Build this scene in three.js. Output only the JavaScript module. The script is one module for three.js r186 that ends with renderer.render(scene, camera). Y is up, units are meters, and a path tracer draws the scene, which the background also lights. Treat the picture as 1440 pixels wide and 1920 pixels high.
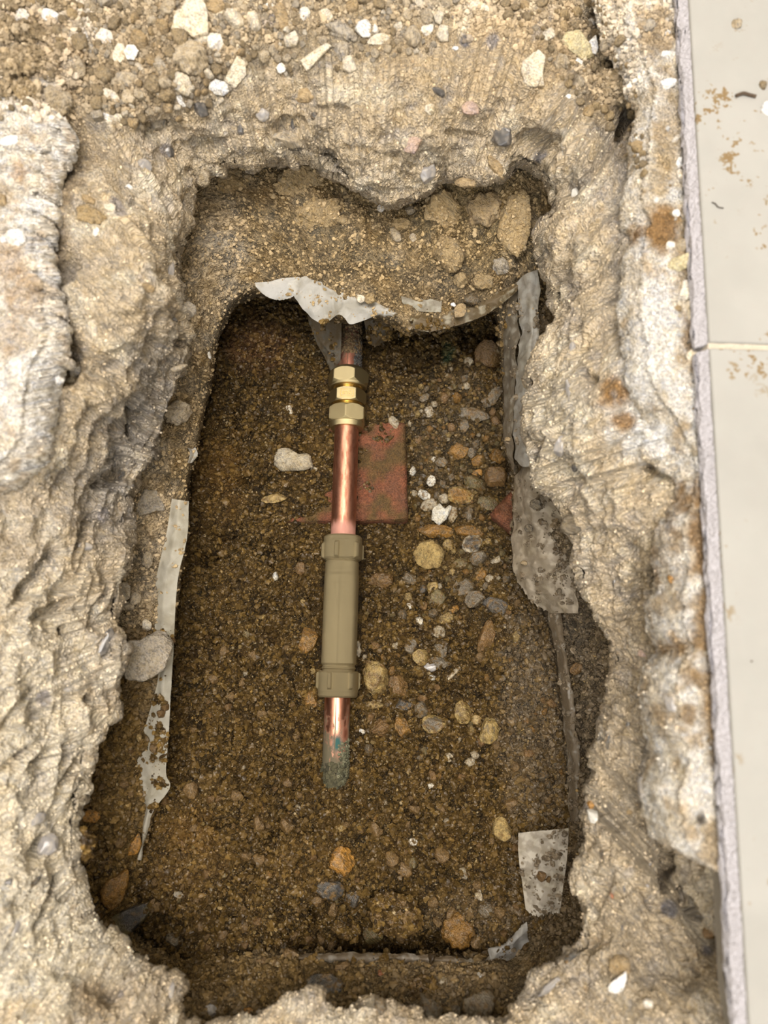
import * as THREE from 'three';
import { mergeVertices, mergeGeometries } from 'three/addons/utils/BufferGeometryUtils.js';
import { RoundedBoxGeometry } from 'three/addons/geometries/RoundedBoxGeometry.js';
import { TextGeometry } from 'three/addons/geometries/TextGeometry.js';
import { FontLoader } from 'three/addons/loaders/FontLoader.js';
import { RectAreaLightUniformsLib } from 'three/addons/lights/RectAreaLightUniformsLib.js';
import { MeshBVH } from 'three-mesh-bvh';
import { createNoise3D } from 'simplex-noise';

// ------------------------------------------------------------------ camera, light, exposure
const W = 1440, H = 1920, F = 1450, EYE = 0.29, PITCH = 78 * Math.PI / 180;
const scene = new THREE.Scene();
const camera = new THREE.PerspectiveCamera(2 * Math.atan(H / 2 / F) * 180 / Math.PI, W / H, 0.02, 20);
camera.position.set(0, EYE, 0);
camera.lookAt(0, EYE - Math.sin(PITCH), -Math.cos(PITCH));
camera.focus = 0.455;
camera.userData.fStop = 7;
camera.updateMatrixWorld(true);
const renderer = new THREE.WebGLRenderer({ antialias: true });
renderer.toneMapping = THREE.LinearToneMapping;
renderer.toneMappingExposure = 0.93;
renderer.shadowMap.enabled = true;
scene.background = new THREE.Color(0x000000);
RectAreaLightUniformsLib.init();
const CEILING = 2.35;
function areaLight(color, intensity, w, h, pos, target) {
  const l = new THREE.RectAreaLight(color, intensity, w, h);
  l.position.set(...pos); l.lookAt(...target); scene.add(l); return l;
}
const LAMP = { w: 1.3, h: 0.9, at: [-0.12, CEILING - 0.06, -0.12], color: 0xfff6ec, power: 20 };
areaLight(LAMP.color, LAMP.power, LAMP.w, LAMP.h, [LAMP.at[0], LAMP.at[1] - 0.012, LAMP.at[2]], [LAMP.at[0], 0, LAMP.at[2]]);
const WINDOW = { w: 1.5, h: 1.2, at: [-0.5, 1.45, 1.86], color: 0xfaf9f7, power: 4 };
areaLight(WINDOW.color, WINDOW.power, WINDOW.w, WINDOW.h, [WINDOW.at[0], WINDOW.at[1], WINDOW.at[2] - 0.03], [WINDOW.at[0], WINDOW.at[1], 0]);

// ------------------------------------------------------------------ tools
function rng(seed) { let s = seed >>> 0; return () => { s = (s + 0x6d2b79f5) | 0; let t = Math.imul(s ^ (s >>> 15), 1 | s); t = (t + Math.imul(t ^ (t >>> 7), 61 | t)) ^ t; return ((t ^ (t >>> 14)) >>> 0) / 4294967296; }; }
const R = rng(77);
const n3 = createNoise3D(rng(5));
const clamp = (x, a = 0, b = 1) => Math.min(b, Math.max(a, x));
const lerp = (a, b, t) => a + (b - a) * t;
const smooth = (a, b, x) => { const t = clamp((x - a) / (b - a)); return t * t * (3 - 2 * t); };
function fbm(x, y, z, oct = 4, gain = 0.5) { let s = 0, a = 1, n = 0; for (let i = 0; i < oct; i++) { s += a * n3(x, y, z); n += a; a *= gain; x *= 2.03; y *= 2.03; z *= 2.03; } return s / n; }
function ridge(x, y, z, oct = 3) { let s = 0, a = 1, n = 0; for (let i = 0; i < oct; i++) { s += a * (1 - 2 * Math.abs(n3(x, y, z))); n += a; a *= 0.5; x *= 2.1; y *= 2.1; z *= 2.1; } return s / n; }
function hash(i, j, k) { let h = Math.imul(i, 374761393) ^ Math.imul(j, 668265263) ^ Math.imul(k, 1274126177); h = Math.imul(h ^ (h >>> 13), 1274126177); return ((h ^ (h >>> 16)) >>> 0) / 4294967296; }
function cells(x, y, z) {   // distance to the nearest and second nearest feature point
  const xi = Math.floor(x), yi = Math.floor(y), zi = Math.floor(z); let a = 9, b = 9, id = 0;
  for (let i = -1; i < 2; i++) for (let j = -1; j < 2; j++) for (let k = -1; k < 2; k++) {
    const X = xi + i, Y = yi + j, Z = zi + k, h = hash(X, Y, Z);
    const dx = X + h - x, dy = Y + hash(Y, Z, X + 7) - y, dz = Z + hash(Z, X, Y + 13) - z, d = dx * dx + dy * dy + dz * dz;
    if (d < a) { b = a; a = d; id = h; } else if (d < b) b = d;
  }
  return [Math.sqrt(a), Math.sqrt(b), id];
}
const SP = Math.sin(PITCH), CP = Math.cos(PITCH);
function ray(px, py) { const u = (px - W / 2) / F, v = (py - H / 2) / F; return [u, -SP - v * CP, -CP + v * SP]; }   // unit depth
function at(px, py, y) { const r = ray(px, py), k = (y - EYE) / r[1]; return new THREE.Vector3(r[0] * k, y, r[2] * k); }
function depthOf(p) { return (EYE - p.y) * SP - p.z * CP; }
function toPixel(p) { const d = depthOf(p), up = (p.y - EYE) * CP - p.z * SP; return [W / 2 + F * p.x / d, H / 2 - F * up / d]; }
function rbf(pts) {          // thin-plate surface through [px, py, value]
  const n = pts.length, N = n + 3, s = 1 / 400, A = [];
  const U = (d2) => (d2 < 1e-9 ? 0 : 0.5 * d2 * Math.log(d2));
  for (let i = 0; i < N; i++) A.push(new Float64Array(N + 1));
  for (let i = 0; i < n; i++) {
    for (let j = 0; j < n; j++) A[i][j] = U(((pts[i][0] - pts[j][0]) * s) ** 2 + ((pts[i][1] - pts[j][1]) * s) ** 2);
    A[i][i] += 0.004; const q = [1, pts[i][0] * s, pts[i][1] * s];
    for (let k = 0; k < 3; k++) { A[i][n + k] = q[k]; A[n + k][i] = q[k]; }
    A[i][N] = pts[i][2];
  }
  for (let c = 0; c < N; c++) {
    let p = c; for (let r = c + 1; r < N; r++) if (Math.abs(A[r][c]) > Math.abs(A[p][c])) p = r;
    [A[c], A[p]] = [A[p], A[c]];
    for (let r = 0; r < N; r++) if (r !== c) { const f = A[r][c] / A[c][c]; if (f) for (let k = c; k <= N; k++) A[r][k] -= f * A[c][k]; }
  }
  const w = A.map((r, i) => r[N] / r[i]);
  const lo = Math.min(...pts.map((p) => p[2])) - 0.004, hi = Math.max(...pts.map((p) => p[2])) + 0.004;
  return (px, py) => {
    let v = w[n] + w[n + 1] * px * s + w[n + 2] * py * s;
    for (let i = 0; i < n; i++) v += w[i] * U(((px - pts[i][0]) * s) ** 2 + ((py - pts[i][1]) * s) ** 2);
    return clamp(v, lo, hi);
  };
}
function curve(pts, n, closed) {   // n samples, even in length, through points of any dimension
  const D = pts[0].length, m = pts.length, out = [], seg = closed ? m : m - 1, dense = [];
  const P = (i) => (closed ? pts[(i + m) % m] : pts[clamp(i, 0, m - 1)]);
  for (let i = 0; i < seg; i++) for (let k = 0; k < 24; k++) {
    const t = k / 24, a = P(i - 1), b = P(i), c = P(i + 1), d = P(i + 2), q = [];
    for (let j = 0; j < D; j++) q.push(0.5 * (2 * b[j] + (c[j] - a[j]) * t + (2 * a[j] - 5 * b[j] + 4 * c[j] - d[j]) * t * t + (3 * b[j] - a[j] - 3 * c[j] + d[j]) * t * t * t));
    dense.push(q);
  }
  dense.push(closed ? dense[0] : pts[m - 1]);
  const L = [0]; for (let i = 1; i < dense.length; i++) L.push(L[i - 1] + Math.hypot(dense[i][0] - dense[i - 1][0], dense[i][1] - dense[i - 1][1]));
  let k = 0;
  for (let i = 0; i < n; i++) {
    const s = L[L.length - 1] * i / (closed ? n : n - 1);
    while (k < L.length - 2 && L[k + 1] < s) k++;
    const t = (s - L[k]) / Math.max(1e-9, L[k + 1] - L[k]); out.push(dense[k].map((v, j) => lerp(v, dense[k + 1][j], t)));
  }
  return out;
}
function gridGeometry(pos, nu, nv, closedU, flip) {   // pos: nv rows of nu points
  const idx = [], mu = closedU ? nu : nu - 1;
  for (let j = 0; j < nv - 1; j++) for (let i = 0; i < mu; i++) {
    const a = j * nu + i, b = j * nu + (i + 1) % nu, c = a + nu, d = b + nu;
    if (flip) idx.push(a, b, c, b, d, c); else idx.push(a, c, b, b, c, d);
  }
  const g = new THREE.BufferGeometry();
  g.setAttribute('position', new THREE.BufferAttribute(pos, 3)); g.setIndex(idx); g.computeVertexNormals();
  return g;
}
function planarUV(g) { const p = g.attributes.position, uv = new Float32Array(p.count * 2); for (let i = 0; i < p.count; i++) { uv[2 * i] = p.getX(i) + 0.6 * p.getY(i); uv[2 * i + 1] = p.getZ(i) - 0.6 * p.getY(i); } g.setAttribute('uv', new THREE.BufferAttribute(uv, 2)); }
function displace(g, f) {   // move every vertex along its normal by f(x, y, z, i)
  const p = g.attributes.position.array, n = g.attributes.normal.array, o = p.slice();
  for (let i = 0; i < p.length; i += 3) { const d = f(o[i], o[i + 1], o[i + 2], i / 3); p[i] += n[i] * d; p[i + 1] += n[i + 1] * d; p[i + 2] += n[i + 2] * d; }
  g.computeVertexNormals();
}
function paint(g, f) {      // own colour of each vertex
  const p = g.attributes.position.array, c = new Float32Array(p.length);
  for (let i = 0; i < p.length; i += 3) { const q = f(p[i], p[i + 1], p[i + 2], i / 3); c[i] = q[0]; c[i + 1] = q[1]; c[i + 2] = q[2]; }
  g.setAttribute('color', new THREE.BufferAttribute(c, 3));
}
const mix = (a, b, t) => [lerp(a[0], b[0], t), lerp(a[1], b[1], t), lerp(a[2], b[2], t)];
const names = {};
function numbered(n) { const k = names[n] = (names[n] ?? -1) + 1; return k ? n + '_' + String(k).padStart(3, '0') : n; }
function shade(o) { o.traverse((m) => { if (m.isMesh) { m.castShadow = true; m.receiveShadow = true; } }); return o; }
function mesh(name, g, m, parent) { const o = new THREE.Mesh(g, m); o.name = numbered(name); o.castShadow = o.receiveShadow = true; (parent ?? scene).add(o); return o; }
function tag(o, label, category, group) { o.userData.label = label; o.userData.category = category; if (group) o.userData.group = group; return o; }
function struct(o) { o.userData.kind = 'structure'; return o; }

// ------------------------------------------------------------------ textures (grain, fine relief)
function tileNoise(size, per, seed) {
  const lat = new Float32Array(per * per), r = rng(seed); for (let i = 0; i < lat.length; i++) lat[i] = r();
  const out = new Float32Array(size * size), sx = new Float32Array(size), x0 = new Int32Array(size), x1 = new Int32Array(size);
  for (let x = 0; x < size; x++) { const u = x / size * per, i = Math.floor(u), f = u - i; sx[x] = f * f * (3 - 2 * f); x0[x] = i % per; x1[x] = (i + 1) % per; }
  for (let y = 0; y < size; y++) for (let x = 0; x < size; x++) {
    const a = lerp(lat[x0[y] * per + x0[x]], lat[x0[y] * per + x1[x]], sx[x]), b = lerp(lat[x1[y] * per + x0[x]], lat[x1[y] * per + x1[x]], sx[x]);
    out[y * size + x] = lerp(a, b, sx[y]);
  }
  return out;
}
function layered(size, layers, seed) { const s = new Float32Array(size * size); let n = 0; layers.forEach(([per, a], k) => { const t = tileNoise(size, per, seed + k); for (let i = 0; i < s.length; i++) s[i] += a * t[i]; n += a; }); for (let i = 0; i < s.length; i++) s[i] /= n; return s; }
function texture(size, f, srgb, metres) {
  const d = new Uint8Array(size * size * 4);
  for (let i = 0; i < size * size; i++) { const q = f(i); d[4 * i] = clamp(q[0]) * 255; d[4 * i + 1] = clamp(q[1]) * 255; d[4 * i + 2] = clamp(q[2]) * 255; d[4 * i + 3] = 255; }
  const t = new THREE.DataTexture(d, size, size); t.wrapS = t.wrapT = THREE.RepeatWrapping; t.magFilter = THREE.LinearFilter; t.minFilter = THREE.LinearFilter;
  if (srgb) t.colorSpace = THREE.SRGBColorSpace; t.repeat.set(1 / metres, 1 / metres); t.needsUpdate = true; return t;
}
const TS = 1024;
const grainA = layered(TS, [[512, 1], [256, 1.1], [128, 0.8], [40, 0.5]], 11), grainB = layered(TS, [[400, 1], [190, 1], [90, 1], [30, 0.9]], 31), blot = layered(TS, [[8, 1], [17, 0.8], [36, 0.5], [90, 0.3]], 51);
const st = (v, k) => 0.5 + (v - 0.5) * k;
const sandBump = texture(TS, (i) => { const v = st(grainA[i], 2.2); return [v, v, v]; }, false, 0.13);
const sandColor = texture(TS, (i) => { const v = 0.92 + (st(grainA[i], 2.4) - 0.5) * 0.36, w = (grainB[i] - 0.5) * 0.24; return [v + w * 0.4, v, v - w]; }, true, 0.13);
const soilBump = texture(TS, (i) => { const v = st(grainB[i], 2.3); return [v, v, v]; }, false, 0.11);
const soilColor = texture(TS, (i) => { const v = 0.72 + (st(grainB[i], 2.2) - 0.5) * 0.5, g = grainA[i] > 0.66 ? 0.26 : 0, w = (blot[i] - 0.5) * 0.2; return [v + g + w * 0.5, v + g * 0.85, v + g * 0.5 - w]; }, true, 0.11);
const soilRough = texture(TS, (i) => { const v = 0.62 + (st(blot[i], 1.8) - 0.5) * 0.3 - (grainA[i] > 0.62 ? 0.3 : 0); return [v, v, v]; }, false, 0.11);
const metalRough = texture(512, (i) => { const x = i % 512, y = i / 512 | 0, j = (y * 2) * TS + x * 2, v = 0.36 + (grainA[j] - 0.5) * 0.3 + (blot[j] - 0.5) * 0.5; return [v, v, 1]; }, false, 0.05);
const metalBump = texture(512, (i) => { const j = ((i / 512 | 0) * 2) * TS + (i % 512) * 2, v = st(grainB[j], 1.6); return [v, v, v]; }, false, 0.025);
const sand = new THREE.MeshStandardMaterial({ vertexColors: true, roughness: 0.96, map: sandColor, bumpMap: sandBump, bumpScale: 0.0016 });
const soil = new THREE.MeshPhysicalMaterial({ vertexColors: true, roughness: 1, roughnessMap: soilRough, map: soilColor, bumpMap: soilBump, bumpScale: 0.0013, specularIntensity: 0.55 });
const dryStone = new THREE.MeshStandardMaterial({ vertexColors: true, roughness: 0.9, map: sandColor, bumpMap: sandBump, bumpScale: 0.0004 });
const wetStone = new THREE.MeshPhysicalMaterial({ vertexColors: true, roughness: 0.42, map: sandColor, bumpMap: sandBump, bumpScale: 0.0004 });
const flintStone = new THREE.MeshPhysicalMaterial({ vertexColors: true, roughness: 0.28, clearcoat: 0.3, clearcoatRoughness: 0.2 });
// ------------------------------------------------------------------ the room (out of view; it carries the light)
const plaster = new THREE.MeshStandardMaterial({ color: 0xe9e6df, roughness: 0.9 });
function box(name, w, h, d, x, y, z, m, parent) { const o = mesh(name, new THREE.BoxGeometry(w, h, d), m, parent); o.position.set(x, y, z); return o; }
struct(box('wall_back', 4.2, 2.6, 0.1, 0, 1.15, -1.95, plaster));
struct(box('wall_left', 0.1, 2.6, 4, -2.05, 1.15, 0, plaster));
struct(box('wall_right', 0.1, 2.6, 4, 2.05, 1.15, 0, plaster));
struct(box('ceiling', 4.2, 0.1, 4, 0, CEILING + 0.05, 0, plaster));
{ // front wall with the window opening
  const w = new THREE.Group(); w.name = 'wall_front'; struct(w); scene.add(w);
  const [x0, x1] = [WINDOW.at[0] - WINDOW.w / 2, WINDOW.at[0] + WINDOW.w / 2], [y0, y1] = [WINDOW.at[1] - WINDOW.h / 2, WINDOW.at[1] + WINDOW.h / 2];
  const piece = (p, q, c, d) => { const g = new THREE.BoxGeometry(q - p, d - c, 0.1); g.translate((p + q) / 2, (c + d) / 2, 1.95); return g; };
  mesh('wall_panel', mergeGeometries([piece(-2.1, x0, -0.15, 2.4), piece(x1, 2.1, -0.15, 2.4), piece(x0, x1, -0.15, y0), piece(x0, x1, y1, 2.4)]), plaster, w);
  const sky = new THREE.MeshStandardMaterial({ color: 0x99a4b0, emissive: 0xeef3ff, emissiveIntensity: 0.9, roughness: 0.4 });
  struct(box('window_1', WINDOW.w, WINDOW.h, 0.02, WINDOW.at[0], WINDOW.at[1], WINDOW.at[2] + 0.03, sky)).castShadow = false;
}
{ // ceiling lamp panel
  const l = new THREE.Group(); l.name = 'ceiling_lamp'; tag(l, 'flat white ceiling lamp panel above the open floor', 'lamp'); l.position.set(...LAMP.at); scene.add(l);
  mesh('housing', new RoundedBoxGeometry(LAMP.w + 0.04, 0.05, LAMP.h + 0.04, 3, 0.01), plaster, l).position.y = 0.034;
  mesh('diffuser', new THREE.BoxGeometry(LAMP.w, 0.008, LAMP.h), new THREE.MeshStandardMaterial({ color: 0xffffff, emissive: LAMP.color, emissiveIntensity: 1.2 }), l).position.y = 0.004;
}

// ------------------------------------------------------------------ colours of the ground
const C = {
  sand: [0.64, 0.53, 0.375], cream: [0.85, 0.775, 0.62], grey: [0.53, 0.465, 0.385], white: [0.92, 0.89, 0.83], slope: [0.40, 0.36, 0.31], rust: [0.33, 0.18, 0.055], brownsand: [0.35, 0.255, 0.145],
  soil: [0.118, 0.071, 0.020], darksoil: [0.048, 0.029, 0.009], greysoil: [0.20, 0.155, 0.10], paste: [0.36, 0.265, 0.14],
};
function patches(list) { // [px, py, rx, ry, colour, strength]: stains and deposits with ragged edges
  return (px, py, x, y, z, base) => {
    let c = base;
    for (const [qx, qy, rx, ry, col, k] of list) {
      const dx = (px - qx) / rx, dy = (py - qy) / ry, d = dx * dx + dy * dy;
      if (d > 2.6) continue;
      const e = Math.sqrt(d) + 0.45 * fbm(x * 90, y * 90, z * 90, 3);
      c = mix(c, col, k * (1 - smooth(0.45, 1.15, e)));
    }
    return c;
  };
}

// ------------------------------------------------------------------ broken concrete slab around the hole
const LIP = [
  [360, 320, -.062], [410, 309, -.06], [450, 291, -.058], [500, 288, -.058], [545, 284, -.058], [592, 290, -.06], [640, 325, -.066], [700, 364, -.072], [738, 378, -.075], [800, 356, -.072], [817, 322, -.068], [862, 315, -.064], [938, 326, -.064], [958, 300, -.062], [1002, 308, -.062], [1030, 345, -.064],
  [1045, 385, -.066], [1022, 425, -.07], [1026, 500, -.07], [1040, 600, -.07], [1002, 662, -.074], [988, 790, -.076], [1000, 878, -.078], [1058, 955, -.078], [1075, 1030, -.077], [1108, 1128, -.077], [1148, 1200, -.077], [1153, 1300, -.077], [1120, 1378, -.077], [1120, 1480, -.077], [1106, 1550, -.077], [1090, 1640, -.077], [1103, 1718, -.076], [1060, 1800, -.075], [1000, 1872, -.074], [948, 1912, -.074],
  [850, 1925, -.08], [755, 1908, -.078], [690, 1890, -.076], [640, 1893, -.078], [590, 1868, -.074], [520, 1880, -.074], [470, 1912, -.078], [400, 1940, -.08], [338, 1922, -.08],
  [320, 1868, -.073], [250, 1820, -.073], [168, 1742, -.073], [140, 1650, -.073], [138, 1540, -.073], [165, 1400, -.076], [214, 1330, -.078], [214, 1200, -.078], [222, 1100, -.079], [234, 1040, -.080], [240, 930, -.080], [300, 800, -.08], [322, 738, -.076], [350, 645, -.072], [345, 560, -.07], [336, 470, -.068], [345, 405, -.066],
];
const slabH = rbf([...LIP,
  [20, 300, -.024], [115, 300, -.023], [105, 480, -.023], [180, 300, -.027], [105, 400, -.023], [250, 350, -.034], [310, 450, -.046], [305, 545, -.034], [235, 655, -.033], [170, 745, -.034], [112, 850, -.035], [268, 655, -.040], [195, 760, -.043], [296, 690, -.064], [225, 800, -.070], [165, 880, -.062], [120, 640, -.030], [75, 720, -.026],
  [100, 1000, -.052], [30, 1000, -.039], [0, 800, -.022], [170, 1080, -.068], [95, 1250, -.055], [30, 1250, -.045], [60, 1480, -.056], [0, 1500, -.046], [70, 1750, -.056], [0, 1750, -.046], [150, 1890, -.056], [250, 1920, -.062], [-120, 1900, -.038], [-120, 1200, -.032], [-120, 500, -.018], [-120, 0, -.012],
  [185, 950, -.070], [130, 1150, -.062], [150, 1330, -.066], [90, 1420, -.059],
  [60, 60, -.012], [200, 60, -.016], [300, 150, -.020], [420, 60, -.018], [600, 50, -.024], [800, 60, -.026], [950, 60, -.028], [1080, 60, -.030], [1150, 30, -.054], [1172, 235, -.045], [1190, 330, -.030], [1100, 170, -.034], [400, -150, -.015], [900, -150, -.02], [1400, -150, -.02],
  [400, 220, -.036], [600, 200, -.038], [480, 230, -.044], [760, 210, -.038], [900, 190, -.040], [1000, 200, -.038], [780, 290, -.056], [640, 270, -.051], [930, 270, -.055], [1080, 300, -.040], [1060, 450, -.048], [1190, 420, -.030], [1120, 450, -.037],
  [1090, 600, -.046], [1180, 620, -.034], [1050, 720, -.050], [1040, 830, -.056], [1150, 800, -.034], [1230, 780, -.020], [1310, 780, -.013], [1110, 950, -.055], [1200, 930, -.037], [1290, 930, -.022], [1150, 1060, -.062], [1230, 1080, -.048], [1280, 1100, -.040],
  [1190, 1180, -.066], [1260, 1230, -.052], [1210, 1330, -.060], [1260, 1330, -.056], [1180, 1440, -.064], [1250, 1450, -.060], [1180, 1580, -.062], [1255, 1590, -.066], [1170, 1700, -.060], [1290, 1690, -.062], [1340, 1600, -.038], [1380, 1700, -.030], [1350, 1780, -.056], [1160, 1810, -.056], [1260, 1850, -.050], [1370, 1870, -.036], [1060, 1870, -.066], [1500, 1600, -.03], [1500, 800, -.02], [1500, 2080, -.03], [1050, 2080, -.06], [700, 2080, -.06], [300, 2080, -.055],
]);
const DENTS = [ // hollows and cracks in the broken face: px, py, half sizes, turn in degrees, depth in mm
  [337, 640, 17, 15, 0, 9], [239, 775, 7, 13, 10, 10], [234, 808, 8, 15, 5, 11], [215, 885, 20, 36, 20, 10], [200, 906, 26, 11, -15, 8], [110, 688, 58, 34, -20, 9], [98, 1142, 46, 11, -24, 8], [118, 1182, 6, 11, 10, 8], [62, 1428, 22, 8, -25, 7], [160, 1312, 10, 8, 0, 6], [1196, 560, 7, 60, 4, 9], [1203, 640, 9, 60, 0, 9], [1150, 40, 8, 60, 0, 14], [1168, 232, 12, 34, 18, 12], [1120, 300, 10, 46, 40, 5], [545, 238, 36, 20, 0, 6], [1012, 268, 44, 24, 10, 8], [1108, 708, 24, 8, 40, 5], [1285, 795, 8, 22, 30, 5], [1225, 890, 40, 12, 20, 6], [1250, 1610, 12, 70, 8, 12], [1295, 1700, 14, 44, -30, 9], [1360, 1790, 12, 44, -35, 8], [1240, 1100, 46, 14, 60, 6], [1190, 1120, 14, 60, 20, 6], [1275, 1090, 20, 30, 20, 7], [1260, 1400, 14, 60, 0, 8], [150, 1000, 9, 40, 30, 6], [60, 1080, 12, 70, 35, 7], [185, 1130, 8, 46, 25, 5], [30, 1330, 10, 60, 40, 5], [130, 1440, 9, 44, 35, 6], [85, 1690, 9, 60, 20, 6], [1090, 1180, 30, 10, 40, 4], [120, 500, 26, 40, 0, 5], [620, 205, 40, 10, 0, 3], [870, 255, 50, 12, 10, 4], [300, 245, 30, 14, -30, 4], [60, 1600, 14, 40, 30, 5],
];
function dent(px, py, x, y, z, list = DENTS) { let s = 0; for (const [qx, qy, rx, ry, t, d] of list) { const m = Math.max(rx, ry) * 1.5; if (Math.abs(px - qx) > m || Math.abs(py - qy) > m) continue; const c = Math.cos(t * Math.PI / 180), n = Math.sin(t * Math.PI / 180), a = ((px - qx) * c + (py - qy) * n) / rx, b = ((py - qy) * c - (px - qx) * n) / ry, e = Math.hypot(a, b) + 0.3 * fbm(x * 120, y * 120, z * 120, 2); s = Math.max(s, d * 0.001 * smooth(1.15, 0.55, e)); } return s; }
const CX = 680, CY = 1000;
const slabPatch = patches([
  [1250, 790, 120, 95, [0.97, 0.96, 0.93], 1], [1200, 700, 60, 50, C.white, 0.6], [1155, 742, 34, 30, C.rust, 0.95], [1170, 792, 26, 24, C.rust, 0.9], [20, 760, 70, 130, C.white, 0.7], [40, 1000, 100, 130, C.grey, 0.4],
  [80, 380, 60, 190, C.brownsand, 0.7], [140, 290, 90, 90, C.brownsand, 0.45], [285, 720, 60, 110, C.slope, 0.85], [225, 820, 75, 90, C.slope, 0.85], [165, 910, 80, 80, C.slope, 0.75], [215, 960, 50, 90, C.slope, 0.6], [110, 300, 50, 90, [0.30, 0.235, 0.155], 0.8], [95, 420, 36, 120, [0.33, 0.265, 0.185], 0.8], [110, 560, 34, 110, C.slope, 0.7], [130, 660, 60, 50, [0.30, 0.24, 0.16], 0.75], [100, 690, 70, 50, C.brownsand, 0.6],
  [1180, 330, 50, 110, C.slope, 0.8], [1185, 480, 45, 150, C.slope, 0.8], [1150, 160, 80, 100, [0.33, 0.25, 0.15], 0.85], [1165, 50, 40, 110, C.slope, 0.85], [1180, 240, 40, 70, [0.30, 0.235, 0.16], 0.8], [1010, 60, 110, 70, [0.42, 0.32, 0.2], 0.6], [640, 270, 220, 60, C.sand, 0.6], [900, 260, 120, 60, C.sand, 0.6], [1190, 640, 40, 90, C.slope, 0.5], [1240, 1150, 60, 170, C.brownsand, 0.4], [1210, 1430, 70, 160, C.brownsand, 0.35], [1160, 1250, 60, 120, C.brownsand, 0.35], [60, 1780, 200, 150, C.cream, 0.95], [70, 1560, 140, 200, C.cream, 0.7], [180, 1870, 60, 40, C.brownsand, 0.8], [70, 1300, 120, 260, C.cream, 0.65], [1050, 780, 60, 160, C.cream, 0.55],
  [640, 60, 230, 100, [0.36, 0.29, 0.19], 0.85], [280, 110, 230, 140, [0.31, 0.245, 0.16], 0.95], [60, 100, 130, 130, [0.30, 0.235, 0.15], 0.95], [900, 130, 260, 110, [0.54, 0.42, 0.265], 0.8], [650, 200, 260, 60, [0.56, 0.45, 0.30], 0.7], [1200, 1450, 110, 420, [0.49, 0.405, 0.29], 0.7], [1240, 1790, 190, 170, [0.46, 0.375, 0.26], 0.75], [1330, 1700, 60, 90, [0.50, 0.44, 0.34], 0.7], [1230, 1100, 60, 130, [0.42, 0.33, 0.205], 0.65], [680, 178, 120, 24, C.cream, 0.5], [1060, 80, 70, 70, C.brownsand, 0.5], [1040, 1700, 60, 160, C.grey, 0.4], [380, 265, 60, 40, C.grey, 0.35],
]);
function ringPx(n) { return curve(LIP, n, true).map((p, i) => { const a = i / n * 6.2832; const j = 1 + 0.010 * fbm(Math.cos(a) * 9, Math.sin(a) * 9, 3, 4) + 0.007 * fbm(Math.cos(a) * 45, Math.sin(a) * 45, 1, 3); return [CX + (p[0] - CX) * j, CY + (p[1] - CY) * j, p[2]]; }); }
let slab;
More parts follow.
